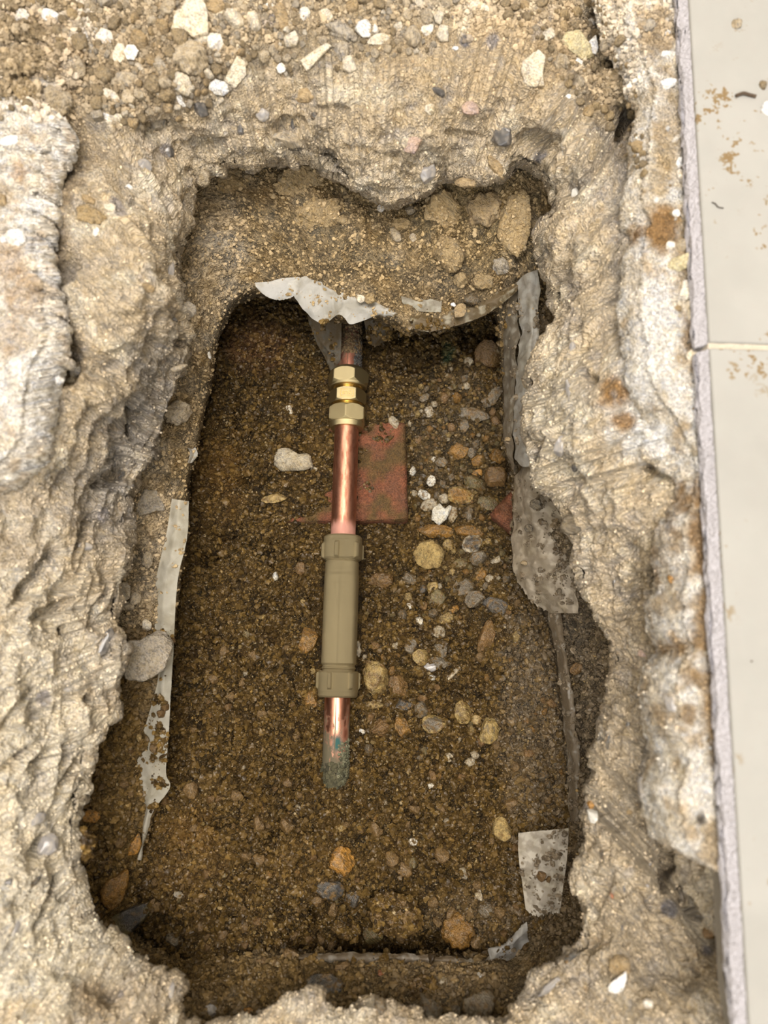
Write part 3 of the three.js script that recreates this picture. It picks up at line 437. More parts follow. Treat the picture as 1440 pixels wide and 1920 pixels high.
const PAL = { // base, blotch, how blotchy, surface
  cream: [[0.76, 0.68, 0.54], [0.58, 0.49, 0.36], 0.5, 'dry'], white: [[0.88, 0.87, 0.85], [0.76, 0.71, 0.63], 0.35, 'dry'], offwhite: [[0.82, 0.77, 0.69], [0.62, 0.53, 0.41], 0.5, 'dry'], beige: [[0.47, 0.395, 0.285], [0.34, 0.275, 0.185], 0.6, 'dry'], grey: [[0.42, 0.37, 0.295], [0.29, 0.245, 0.18], 0.6, 'dry'],
  tan: [[0.40, 0.30, 0.17], [0.28, 0.2, 0.11], 0.6, 'dry'], clod: [[0.29, 0.225, 0.135], [0.20, 0.15, 0.088], 0.7, 'dry'], paste: [[0.38, 0.285, 0.155], [0.28, 0.2, 0.1], 0.6, 'dry'], yellow: [[0.66, 0.58, 0.36], [0.5, 0.42, 0.25], 0.5, 'dry'],
  wetgrey: [[0.187, 0.156, 0.109], [0.117, 0.090, 0.055], 0.7, 'wet'], wetpale: [[0.46, 0.40, 0.29], [0.29, 0.23, 0.14], 0.6, 'wet'], wetwhite: [[0.66, 0.63, 0.54], [0.5, 0.45, 0.35], 0.4, 'wet'], amber: [[0.296, 0.156, 0.035], [0.156, 0.086, 0.027], 0.8, 'wet'], orange: [[0.45, 0.23, 0.05], [0.30, 0.16, 0.05], 0.6, 'wet'], brown: [[0.20, 0.115, 0.042], [0.12, 0.07, 0.03], 0.7, 'wet'], gold: [[0.390, 0.281, 0.109], [0.195, 0.129, 0.047], 0.8, 'wet'], olive: [[0.172, 0.136, 0.058], [0.101, 0.078, 0.039], 0.7, 'wet'],
  wetclod: [[0.185, 0.115, 0.045], [0.12, 0.075, 0.03], 0.7, 'wet'], slate: [[0.085, 0.08, 0.072], [0.15, 0.125, 0.09], 0.6, 'wet'], flint: [[0.055, 0.052, 0.052], [0.28, 0.25, 0.21], 0.45, 'flint'], bluegrey: [[0.25, 0.24, 0.24], [0.46, 0.41, 0.33], 0.6, 'flint'], pink: [[0.58, 0.43, 0.36], [0.48, 0.36, 0.27], 0.5, 'dry'], glassy: [[0.55, 0.54, 0.50], [0.36, 0.34, 0.30], 0.5, 'flint'], red: [[0.33, 0.105, 0.045], [0.2, 0.075, 0.035], 0.5, 'wet'],
};
const SURF = { dry: dryStone, wet: wetStone, flint: flintStone };
function rockShape(w, h, th, pal, seed, o = {}) {   // x right, y out of the surface, z down the picture; metres
  const r = rng(seed * 7919 + 13), D = o.detail ?? (Math.max(w, h) > 0.012 ? 9 : Math.max(w, h) > 0.006 ? 6 : 4), g = sphere(D), p = g.attributes.position;
  let poly = o.poly;
  if (!poly) { const n = 6 + Math.floor(r() * 3), a0 = r() * 6; poly = []; for (let i = 0; i < n; i++) { const a = a0 + (i + 0.55 * (r() - 0.5)) / n * 6.2832, q = 0.86 + 0.28 * r(); poly.push([q * Math.cos(a), q * Math.sin(a)]); } }
  const ang = o.angular ?? 0.75, box = o.flat ?? 0.55;
  const rad = (a) => { const c = Math.cos(a), s = Math.sin(a); let best = 0; for (let i = 0; i < poly.length; i++) { const [x1, y1] = poly[i], [x2, y2] = poly[(i + 1) % poly.length], den = c * (y2 - y1) - s * (x2 - x1); if (Math.abs(den) < 1e-9) continue; const t = (x1 * (y2 - y1) - y1 * (x2 - x1)) / den, u = (x1 * s - y1 * c) / den; if (t > 0 && u >= -1e-6 && u <= 1 + 1e-6) best = Math.max(best, t); } return best || 1; };
  const planes = []; for (let i = 0; i < (o.facets ?? 7); i++) { const a = r() * 6.28, e = 0.15 + r() * 1.2, d = 0.5 + r() * 0.36; planes.push([Math.cos(a) * Math.cos(e), Math.sin(e), Math.sin(a) * Math.cos(e), d]); }
  const sx = r() * 50, m = Math.max(w, h) / 2, rough = o.rough ?? 0.06;
  for (let i = 0; i < p.count; i++) {
    let x = p.getX(i), y = p.getY(i), z = p.getZ(i); const c = Math.hypot(x, z), a = Math.atan2(z, x), R0 = lerp(1, rad(a), o.poly ? 1 : ang), rr = R0 * Math.pow(c, box);
    x = Math.cos(a) * rr; z = Math.sin(a) * rr; y = Math.sign(y) * Math.pow(Math.abs(y), 0.8);
    for (const [a1, b1, c1, d] of planes) { const s = a1 * x + b1 * y + c1 * z - d; if (s > 0) { x -= a1 * s * 0.92 * (o.poly ? 0.25 : 1); y -= b1 * s * 0.92; z -= c1 * s * 0.92 * (o.poly ? 0.25 : 1); } }
    const f = 1 + rough * (1.2 * fbm(x * 1.7 + sx, y * 1.7, z * 1.7, 3) + (o.lumpy ? 0.25 : 0.9) * ridge(x * 3.1, y * 3.1 + sx, z * 3.1, 2) + (o.lumpy ? 0.7 : 0.15) * fbm(x * 6, y * 6 + sx, z * 6, 3)) + (o.lumpy ? o.lumpy * (0.45 - cells(x * 2.3 + sx, y * 2.3, z * 2.3)[0]) : 0);
    p.setXYZ(i, x * w / 2 * f, y * th / 2 * f + (o.bend ?? 0) * th * (x * x - 0.5), z * h / 2 * f);
  }
  g.computeVertexNormals();
  const [b, k, amt] = PAL[pal], q = 1 / m, tone = 0.9 + r() * 0.2, rim = o.rim && PAL[o.rim][0], wet = (o.surf ?? PAL[pal][3]) === 'wet', top = o.dirt ? PAL[o.dirt][0]   : wet && PAL.wetclod[0], bias = o.dirt ? o.dirtBias ?? 0 : -0.02;
  paint(g, (x, y, z) => {
    let c = mix(b, k, amt * smooth(-0.25, 0.6, fbm(x * q * 1.6 + sx, y * q * 1.6, z * q * 1.6, 4)));
    if (rim) c = mix(c, rim, smooth(0.55, 0.95, Math.hypot(x / w, z / h) * 2 + 0.3 * n3(x * q * 2, y * q * 2, z * q * 2)));
    if (top) c = mix(c, top, smooth(0, 0.4, fbm(x * q * 2.2, y * q * 2.2 + sx, z * q * 2.2, 3) + bias));
    return [c[0] * tone, c[1] * tone, c[2] * tone];
  });
  const P = g.attributes.position, uv = new Float32Array(P.count * 2); for (let i = 0; i < P.count; i++) { uv[2 * i] = P.getX(i) + 0.7 * P.getY(i) + sx; uv[2 * i + 1] = P.getZ(i) + 0.7 * P.getY(i); }
  g.setAttribute('uv', new THREE.BufferAttribute(uv, 2));
  return g;
}
let serial = 0; const coated = [];   // clods that carry loose grains of their own
function lay(o, c, rot, sink, th) {   // lie on the surface: local x = right, z = down the picture, y between the normal and the eye
  const view = eye.clone().sub(c.p).normalize(), y = c.n.clone().multiplyScalar(0.8).add(view).normalize(), x = new THREE.Vector3(1, 0, 0).addScaledVector(y, -y.x).normalize(), z = x.clone().cross(y);
  o.quaternion.setFromRotationMatrix(new THREE.Matrix4().makeBasis(x, y, z)).multiply(new THREE.Quaternion().setFromAxisAngle(new THREE.Vector3(0, 1, 0), -rot * Math.PI / 180));
  o.position.copy(c.p).addScaledVector(y, th * (0.5 - sink));
}
function stone(px, py, w, h, rot, pal, name, label, o = {}) {
  const c = spot(px, py, Math.min(w, h) / 2); if (!c) throw new Error('no ground at ' + px + ',' + py);
  if (o.lift) c.p.addScaledVector(eye.clone().sub(c.p).normalize(), o.lift);
  const k = depthOf(c.p) / F, th = (o.th ?? 0.6) * Math.min(w, h) * k;
  if (o.poly) { const xs = o.poly.map((q) => q[0]), ys = o.poly.map((q) => q[1]); o = { ...o, poly: o.poly.map(([a, b]) => [(a - px) / (w / 2), (b - py) / (h / 2)]) }; }
  const m = mesh(name, rockShape(w * k, h * k, th, pal, ++serial, o), SURF[o.surf ?? PAL[pal][3]], o.into);
  lay(m, c, rot, o.sink ?? 0.28, th);
  if (/clod/.test(pal) && Math.max(w, h) > 40 || name === 'clod' && pal === 'paste') { m.updateMatrixWorld(true); coated.push([new MeshBVH(m.geometry.clone().applyMatrix4(m.matrixWorld)), pal === 'wetclod' ? 'soil' : pal === 'paste' ? 'bank' : 'clod']); }
  if (label) tag(m, label, o.cat ?? (/(flake|chip|stone|flint|pebble|clod|lump)/.exec(name)?.[1] ?? 'stone'), o.group);
  return m;
}
const flat = { th: 0.28, flat: 0.3, sink: 0.15 }, lump = { rough: 0.1, lumpy: 0.35, facets: 3, th: 0.8, sink: 0.35, surf: 'dry' }, deep = { into: slab, sink: 0.55, th: 0.7 }, smoothP = { angular: 0.8, facets: 6, rough: 0.06 }, wetLump = { rough: 0.1, lumpy: 0.3, facets: 3, th: 0.75, sink: 0.45 };

// ------------------------------------------------------------------ rubble at the top of the picture
stone(355, 33, 68, 74, 0, 'cream', 'screed_flake', 'largest flat cream flake of screed in the rubble at top', { ...flat, poly: [[324, 50], [331, 27], [343, 22], [356, -3], [382, -2], [389, 24], [388, 62], [362, 71], [346, 57], [322, 56]], lift: 0.004 });
stone(404, 18, 36, 44, 10, 'tan', 'stone', 'brownish stone right behind the largest cream flake');
stone(384, 76, 42, 22, 5, 'cream', 'stone', 'pale broken stone under the lower right edge of the largest cream flake');
stone(226, 107, 40, 44, 0, 'cream', 'screed_flake', 'pale pentagonal flake lying at upper left of the rubble', { ...flat, poly: [[222, 84], [232, 84], [247, 118], [246, 128], [210, 116], [213, 100]] });
stone(245, 98, 26, 30, 30, 'white', 'chip', 'thin white chip leaning on the pale pentagonal flake', { ...flat, lift: 0.002 });
stone(175, 57, 32, 11, 3, 'white', 'chip', 'thin white sliver at the top of the left crack edge', flat);
stone(197, 73, 34, 30, 0, 'offwhite', 'stone', 'rounded off-white stone just below the thin white sliver');
stone(166, 92, 18, 24, 0, 'offwhite', 'stone', 'small pale stone wedged at the left crack edge, below a white splinter');
stone(161, 66, 8, 20, -15, 'white', 'chip', 'narrow white splinter standing in the left crack', flat);
stone(218, 46, 34, 32, 0, 'clod', 'lump', 'round brown mortar lump above the pale pentagonal flake', lump);
stone(360, 108, 66, 56, 20, 'beige', 'lump', 'big knobbly beige mortar lump below the largest cream flake', { ...lump, sink: 0.25 });
stone(402, 82, 36, 38, 30, 'offwhite', 'stone', 'pale pointed stone right of the big knobbly mortar lump');
stone(304, 130, 22, 52, -35, 'grey', 'lump', 'long grey lump slanting down left of the knobbly lump', lump);
stone(341, 157, 44, 36, 40, 'cream', 'stone', 'cream slanted stone below the knobbly mortar lump', { th: 0.45 });
stone(411, 164, 42, 25, 5, 'white', 'stone', 'brightest white smooth stone at the front of the rubble', smoothP);
stone(339, 188, 14, 26, -30, 'white', 'chip', 'bright white pointed chip left below the white smooth stone', flat);
stone(443, 136, 36, 56, 12, 'cream', 'screed_flake', 'upright cream flake touching the brightest white stone', { ...flat, poly: [[441, 108], [456, 116], [461, 136], [444, 163], [425, 158], [424, 150]] });
stone(286, 160, 32, 32, 0, 'clod', 'lump', 'round brown lump below the long grey lump', lump);
stone(238, 150, 44, 27, 8, 'beige', 'stone', 'wide beige stone under the pale pentagonal flake');
stone(209, 180, 38, 18, 28, 'cream', 'stone', 'cream wedge slanting down right in the left rubble', { th: 0.5 });
stone(241, 184, 28, 31, 0, 'beige', 'lump', 'squarish beige lump beside the cream wedge', lump);
stone(314, 178, 40, 24, -5, 'clod', 'lump', 'wide dark brown lump above the small tan cube of mortar', lump);
stone(314, 203, 20, 22, 0, 'tan', 'stone', 'small tan cube of mortar at the front edge of the rubble');
stone(201, 221, 19, 13, 40, 'white', 'chip', 'small white chip in front of the left rubble', flat);
stone(219, 221, 23, 18, 15, 'cream', 'stone', 'small cream stone beside the small white chip in front');
stone(250, 230, 23, 21, 0, 'tan', 'pebble', 'round tan pebble last in front of the left rubble');
stone(123, 214, 28, 26, -30, 'offwhite', 'stone', 'off-white angular stone on the tip of the ridged adhesive', { poly: [[112, 218], [118, 204], [136, 201], [134, 214], [112, 228]] });
stone(107, 188, 54, 52, 0, 'beige', 'clod', 'round sandy clod above the off-white angular stone', { ...lump, lumpy: 0.25 });
stone(96, 31, 36, 22, 12, 'white', 'pebble', 'smooth white pebble among the dark clods in the top left corner', smoothP);
stone(42, 33, 30, 26, 0, 'offwhite', 'lump', 'pale crumbly lump left of the smooth white pebble', lump);
stone(15, 58, 44, 48, 0, 'clod', 'clod', 'dark clod at the left edge above the broad flat clod', lump);
stone(62, 68, 74, 46, 10, 'clod', 'clod', 'wide brown clod under the smooth white pebble', lump);
stone(45, 119, 98, 64, -5, 'clod', 'clod', 'largest crumbly brown clod at the left edge', { ...lump, lumpy: 0.28 });
stone(14, 165, 36, 44, 0, 'clod', 'clod', 'upright brown clod below the largest crumbly clod', lump);
stone(50, 172, 44, 40, 0, 'paste', 'clod', 'ochre clod right of the upright brown clod', lump);
stone(30, 10, 50, 30, 0, 'clod', 'clod', 'brown clod cut by the top left corner', lump);
stone(115, 10, 60, 34, 0, 'clod', 'clod', 'brown clod at the top edge left of the crack', lump);
stone(37, 222, 24, 18, 0, 'offwhite', 'stone', 'pale stone topmost on the ridged adhesive');
stone(20, 264, 44, 19, -18, 'white', 'stone', 'long white stone at the left edge on the ridged adhesive', { th: 0.5 });
stone(29, 447, 40, 32, -15, 'white', 'stone', 'large white stone on the lower ridged adhesive', smoothP);
stone(6, 450, 12, 16, 0, 'white', 'chip', 'white crumb beside the large white stone on the adhesive');
stone(5, 376, 22, 22, 0, 'tan', 'pebble', 'tan crumb at the left edge halfway down the ridges');
stone(594, 104, 66, 24, -20, 'cream', 'screed_chip', 'cream stick-shaped piece like a short bone at top centre', { poly: [[563, 102], [624, 87], [626, 99], [566, 124]], th: 0.7, flat: 0.35 });
stone(681, 53, 33, 34, 0, 'white', 'stone', 'white angular stone at top centre', { poly: [[665, 56], [672, 43], [687, 37], [696, 48], [695, 68], [680, 69]] });
stone(703, 56, 15, 19, 0, 'offwhite', 'stone', 'small pale stone touching the white angular stone at top');
stone(710, 74, 46, 19, -8, 'cream', 'screed_flake', 'flat cream flake below the white angular stone at top', flat);
stone(640, 62, 56, 36, 25, 'grey', 'lump', 'grey slanting lump left of the white angular stone', lump);
stone(640, 98, 28, 34, 0, 'grey', 'lump', 'grey lump at the right end of the bone-like stick', lump);
stone(527, 128, 18, 18, 10, 'white', 'chip', 'small bright white chip left of the bone-like stick', { th: 0.5 });
stone(571, 26, 22, 28, 10, 'offwhite', 'stone', 'pale wedge near the top edge left of centre');
stone(611, 29, 30, 25, 35, 'cream', 'screed_flake', 'cream flake above the grey slanting lump', flat);
stone(528, 33, 26, 54, -20, 'tan', 'stone', 'long tan stone at the top edge left of centre');
stone(505, 10, 22, 12, 10, 'white', 'chip', 'white chip at the top edge beside the long tan stone', flat);
stone(800, 57, 30, 22, -35, 'offwhite', 'stone', 'pale pointed stone alone right of the white angular stone');
stone(891, 12, 72, 24, 8, 'cream', 'screed_flake', 'long cream flake at the top edge right of centre', { ...flat, poly: [[857, 10], [867, 0], [893, -4], [900, 4], [927, 14], [922, 26], [895, 16], [875, 20]] });
stone(853, 91, 14, 9, -20, 'white', 'chip', 'tiny white chip on bare sand right of centre at top');
stone(1082, 84, 74, 50, 12, 'yellow', 'screed_flake', 'yellowish flake with a hole in the top right rubble', { ...flat, poly: [[1046, 86], [1056, 69], [1078, 61], [1105, 80], [1118, 98], [1098, 108], [1070, 98]], lift: 0.002 });
stone(1110, 86, 24, 34, 0, 'white', 'chip', 'white triangular chip on the yellowish flake', { ...flat, poly: [[1116, 68], [1121, 88], [1119, 102], [1112, 101], [1099, 86], [1104, 79]], lift: 0.004 });
stone(1086, 116, 20, 11, 35, 'white', 'chip', 'small white oval chip below the yellowish flake', smoothP);
stone(1107, 43, 20, 13, -10, 'offwhite', 'pebble', 'small pale pebble above the yellowish flake', smoothP);
stone(1004, 135, 54, 60, -25, 'cream', 'screed_flake', 'broad cream flake standing left of the yellowish flake', { ...flat, th: 0.45, poly: [[981, 122], [990, 110], [1022, 103], [1031, 118], [1014, 144], [1010, 166], [985, 154], [978, 144]] });
stone(1028, 65, 26, 24, 0, 'cream', 'stone', 'cream stone between the two flakes in the top right rubble');
stone(1153, 165, 92, 76, 10, 'clod', 'clod', 'big crumbly brown clod in the groove at top right', { ...lump, lumpy: 0.22 });
stone(1052, 118, 32, 30, 0, 'beige', 'lump', 'beige lump under the yellowish flake', lump);
stone(1066, 181, 10, 8, 0, 'white', 'chip', 'tiny white crumb at the foot of the big crumbly clod');
// on the screed strip and the tile
stone(1216, 50, 30, 26, 0, 'grey', 'lump', 'grey lump at the top of the pale screed strip', lump);
stone(1273, 85, 20, 28, 5, 'cream', 'stone', 'cream stone beside the tile edge near the top');
stone(1250, 104, 36, 19, -5, 'white', 'stone', 'white slanting stone in a row near the top of the strip');
stone(1273, 117, 25, 32, 10, 'cream', 'stone', 'squarish cream stone against the tile edge under the white slanting stone');
stone(1251, 158, 36, 22, -12, 'white', 'stone', 'white wedge on the strip below the squarish cream stone', { poly: [[1234, 152], [1252, 148], [1268, 154], [1264, 164], [1240, 170]] });
stone(1282, 218, 19, 15, 0, 'white', 'stone', 'small white stone touching the tile edge below the wedge');
stone(1266, 262, 28, 9, -42, 'offwhite', 'chip', 'pale splinter slanting up right on the strip', flat);
stone(1276, 307, 17, 26, 5, 'white', 'stone', 'upper of two white stones in line below the pale splinter');
stone(1276, 328, 15, 22, -10, 'offwhite', 'stone', 'lower of two white stones in line below the pale splinter');
stone(1268, 400, 16, 16, 0, 'white', 'chip', 'white crumb above the rusty patch on the strip');
stone(1230, 375, 14, 14, 0, 'offwhite', 'chip', 'pale crumb left above the rusty patch on the strip');
stone(1291, 408, 30, 22, 15, 'grey', 'pebble', 'grey round pebble at the tile edge beside the rusty patch');
stone(1257, 460, 18, 20, 0, 'offwhite', 'stone', 'pale stone left of the speckled stone below the rusty patch');
stone(1278, 461, 30, 26, -30, 'beige', 'stone', 'speckled beige stone below the rusty patch');
stone(1279, 493, 62, 30, -8, 'yellow', 'stone', 'yellowish layered stone on the strip beside the tile', { poly: [[1249, 495], [1262, 483], [1290, 477], [1310, 480], [1304, 494], [1286, 503], [1266, 511]] });
stone(1288, 544, 28, 42, 4, 'offwhite', 'stone', 'off-white block-shaped stone under the yellowish layered stone', { poly: [[1280, 526], [1300, 522], [1302, 530], [1300, 560], [1282, 565], [1274, 556]] });
stone(1296, 583, 28, 40, 15, 'cream', 'stone', 'cream waisted stone under the block-shaped stone', smoothP);
stone(1299, 668, 24, 26, 0, 'cream', 'stone', 'cream stone left of the white stone at the tile joint');
stone(1327, 673, 38, 30, 10, 'white', 'stone', 'white stone jammed against the tile corner at the joint', { poly: [[1308, 674], [1318, 660], [1338, 663], [1345, 672], [1330, 684], [1314, 686]] });
stone(1316, 738, 22, 22, 0, 'offwhite', 'stone', 'pale crumb on the white powder next to the tile');
stone(1215, 811, 14, 18, -30, 'white', 'chip', 'white chip on the slope under the white powder', flat);
stone(1352, 1467, 34, 34, 0, 'cream', 'pebble', 'round cream blister on the lower screed strip', { ...smoothP, th: 0.4 });
stone(1372, 1484, 18, 18, 0, 'grey', 'pebble', 'small brown pebble right of the round cream blister');
stone(1373, 1510, 20, 26, 0, 'white', 'stone', 'white stone beside the tile under the round blister');
stone(1367, 1549, 30, 30, 10, 'white', 'stone', 'white waisted stone lowest on the screed strip');
stone(1328, 1750, 22, 22, 0, 'brown', 'pebble', 'brown pebble in the groove beside the lower tile');
stone(1435, 207, 18, 34, 5, 'white', 'chip', 'white chip on the tile at the right edge', flat);
stone(1430, 160, 14, 20, 0, 'clod', 'lump', 'brown crumb on the tile above the white chip', lump);
stone(1380, 46, 20, 18, 0, 'beige', 'lump', 'tan crumb on the tile near the top', lump);
stone(1409, 1240, 5, 4, 0, 'slate', 'chip', 'tiny dark speck of grit on the lower tile');
stone(1158, 1842, 42, 38, 0, 'white', 'chip', 'glossy white chip on the concrete at bottom right', { ...flat, poly: [[1136, 1850], [1148, 1842], [1166, 1832], [1178, 1824], [1176, 1838], [1166, 1856], [1150, 1860], [1137, 1858]], lift: 0.003 });
stone(1162, 1812, 44, 40, -40, 'tan', 'stone', 'brown stone just above the glossy white chip', { th: 0.4, sink: 0.5 });
stone(1215, 1881, 20, 16, 0, 'offwhite', 'stone', 'pale crumb right below the glossy white chip');
// stones set in the concrete (pieces of the slab)
const inSlab = [[378, 205, 34, 28, 20, 'flint', 'flint'], [272, 309, 30, 22, 25, 'bluegrey', 'flint'], [318, 285, 20, 26, 0, 'flint', 'flint'], [820, 171, 34, 16, 28, 'flint', 'flint'], [572, 182, 44, 36, 10, 'tan', 'pebble'], [492, 215, 28, 24, -20, 'bluegrey', 'flint'], [938, 258, 46, 42, -15, 'flint', 'flint'], [773, 272, 38, 30, -20, 'pink', 'pebble'], [803, 324, 30, 42, 15, 'bluegrey', 'flint'], [880, 202, 46, 24, 15, 'pink', 'pebble'], [806, 205, 22, 20, 0, 'cream', 'stone'], [550, 235, 12, 26, 10, 'flint', 'flint'], [590, 218, 16, 14, 0, 'slate', 'flint'], [452, 245, 16, 22, 0, 'flint', 'flint'], [541, 262, 66, 30, 14, 'beige', 'pebble'], [930, 312, 22, 56, -35, 'tan', 'stone'], [1068, 738, 12, 56, -18, 'bluegrey', 'flint'], [1049, 838, 24, 44, 5, 'bluegrey', 'flint'], [1078, 876, 12, 22, 0, 'flint', 'flint'], [1073, 652, 12, 24, 10, 'bluegrey', 'flint'], [1151, 1092, 8, 34, -5, 'flint', 'flint'], [1139, 1384, 11, 36, 5, 'slate', 'flint'], [1177, 1358, 8, 14, 20, 'flint', 'flint'], [160, 1024, 30, 16, 5, 'bluegrey', 'pebble'], [198, 1205, 20, 60, 25, 'flint', 'flint'], [84, 1319, 12, 12, 0, 'bluegrey', 'pebble'], [275, 540, 32, 18, 10, 'tan', 'pebble'], [327, 600, 14, 12, 0, 'flint', 'flint'], [320, 510, 14, 40, 10, 'bluegrey', 'flint'], [355, 580, 26, 30, 0, 'grey', 'stone'], [178, 616, 36, 36, 0, 'cream', 'stone'], [90, 1585, 40, 44, 20, 'bluegrey', 'flint'], [62, 1660, 12, 42, 25, 'slate', 'flint'], [18, 1655, 18, 16, 0, 'flint', 'flint'], [28, 1745, 16, 40, 10, 'bluegrey', 'flint'], [72, 1535, 34, 26, -30, 'bluegrey', 'flint'], [1132, 1604, 16, 26, -20, 'slate', 'flint'], [1220, 1618, 11, 8, -30, 'flint', 'flint'], [1214, 1660, 10, 9, 0, 'bluegrey', 'flint'], [1170, 1664, 6, 18, 0, 'flint', 'flint'], [1166, 1738, 6, 16, 0, 'flint', 'flint'], [1148, 1678, 8, 14, 0, 'red', 'stone'], [1258, 1318, 24, 38, -10, 'bluegrey', 'flint'], [1203, 1478, 20, 44, 10, 'bluegrey', 'flint'], [1180, 1522, 16, 14, 0, 'tan', 'pebble'], [1112, 1530, 26, 30, 0, 'glassy', 'pebble'], [1108, 1510, 20, 18, -20, 'orange', 'pebble'], [1070, 1795, 36, 14, -30, 'slate', 'flint'], [1030, 1850, 60, 18, -28, 'bluegrey', 'flint'], [1205, 1225, 20, 16, -30, 'pink', 'pebble'], [1262, 1088, 26, 20, 10, 'rusty', 'pebble'], [1270, 795, 18, 8, 35, 'bluegrey', 'flint'], [230, 890, 22, 36, 10, 'slate', 'flint'], [322, 1855, 12, 30, 0, 'bluegrey', 'flint'], [1094, 450, 40, 30, 0, 'beige', 'stone'], [1080, 365, 18, 26, -20, 'glassy', 'pebble']];
for (const [x, y, w, h, r, pal, name] of inSlab) stone(x, y, w, h, r, pal === 'rusty' ? 'orange' : pal, name, null, { ...deep, ...(pal === 'flint' || pal === 'bluegrey' ? {} : smoothP) });
stone(165, 374, 28, 20, 20, 'tan', 'stone', 'ochre crumb above the brown clod on the left concrete');
stone(172, 406, 60, 36, 12, 'paste', 'clod', 'flat brown clod lying on the left concrete', { ...lump, th: 0.5 });
stone(207, 388, 24, 16, 20, 'cream', 'screed_flake', 'cream flake right of the flat brown clod', flat);
stone(241, 350, 17, 10, 30, 'white', 'chip', 'small white chip on the left concrete above the flat clod', flat);
stone(180, 436, 16, 20, 30, 'white', 'chip', 'small white chip below the flat brown clod', flat);
stone(128, 684, 30, 24, 0, 'grey', 'pebble', 'round grey pebble in the dark hollow left of the hole', smoothP);
stone(142, 698, 28, 16, -35, 'offwhite', 'stone', 'pale stone beside the round grey pebble in the hollow');
stone(109, 714, 22, 18, 0, 'white', 'stone', 'white stone left below the pebble in the hollow', smoothP);
stone(132, 712, 18, 12, 0, 'cream', 'stone', 'small cream stone between white stone and pale stone in the hollow');
// ------------------------------------------------------------------ bricks under the pipe
const brickMat = new THREE.MeshPhysicalMaterial({ vertexColors: true, map: sandColor, bumpMap: sandBump, bumpScale: 0.0007, roughness: 0.75 });
function brick(label, corner, yaw, tilt, L, Wd, T, dirty) { // corner: world position of the top near right corner, or with yaw the corner that shows
  const g = null, b = mergeVertices(new THREE.BoxGeometry(L, T, Wd, 70, 22, 36).deleteAttribute('normal').deleteAttribute('uv'));
  const p = b.attributes.position;
  for (let i = 0; i < p.count; i++) { let x = p.getX(i), y = p.getY(i), z = p.getZ(i); const r = 0.003, q = [Math.abs(x) - L / 2 + r, Math.abs(y) - T / 2 + r, Math.abs(z) - Wd / 2 + r].map((v) => Math.max(0, v)), l = Math.hypot(...q); if (l > r) { const k = r / l; x -= Math.sign(x) * q[0] * (1 - k); y -= Math.sign(y) * q[1] * (1 - k); z -= Math.sign(z) * q[2] * (1 - k); } const e = l > 0.0012 ? 1.6 : 0.6, d = e * 0.0011 * fbm(x * 90, y * 90, z * 90, 4) - 0.0016 * smooth(0.35, 0.6, n3(x * 45, y * 45, z * 45)); p.setXYZ(i, x, y + d, z + d * Math.sign(z) * 0.5); }
  b.computeVertexNormals(); planarUV(b);
  paint(b, (x, y, z) => { let c = mix([0.25, 0.086, 0.04], [0.185, 0.074, 0.036], smooth(-0.2, 0.5, fbm(x * 60, y * 60, z * 60, 4))); c = mix(c, C.soil, dirty * smooth(-0.25, 0.35, fbm(x * 45 + 3, y * 45, z * 45 + 5, 4) + (x < L * 0.28 ? 0.12 : 0))); return c; });
  const o = mesh('brick', b, brickMat); tag(o, label, 'brick');
  o.rotation.set(tilt, yaw, 0, 'YXZ'); o.updateMatrix();
  const off = new THREE.Vector3(L / 2, T / 2, Wd / 2).applyEuler(o.rotation); o.position.copy(corner).sub(off); return o;
}
brick('red brick lying under the copper pipe, partly buried in soil', at(766, 976, -0.1885), 0.02, 0.02, 0.215, 0.066, 0.1025, 0.95);
{ const p = at(921, 964, -0.192); const o = brick('corner of a bright red brick poking out under the plastic at right', p, 0, 0, 0.06, 0.05, 0.04, 0.2); const q = new THREE.Vector3(-0.03, 0.02, -0.025), e = new THREE.Euler(0.10, 0.82, 0.05, 'YXZ'); o.rotation.copy(e); o.position.copy(p).sub(q.applyEuler(e)); }

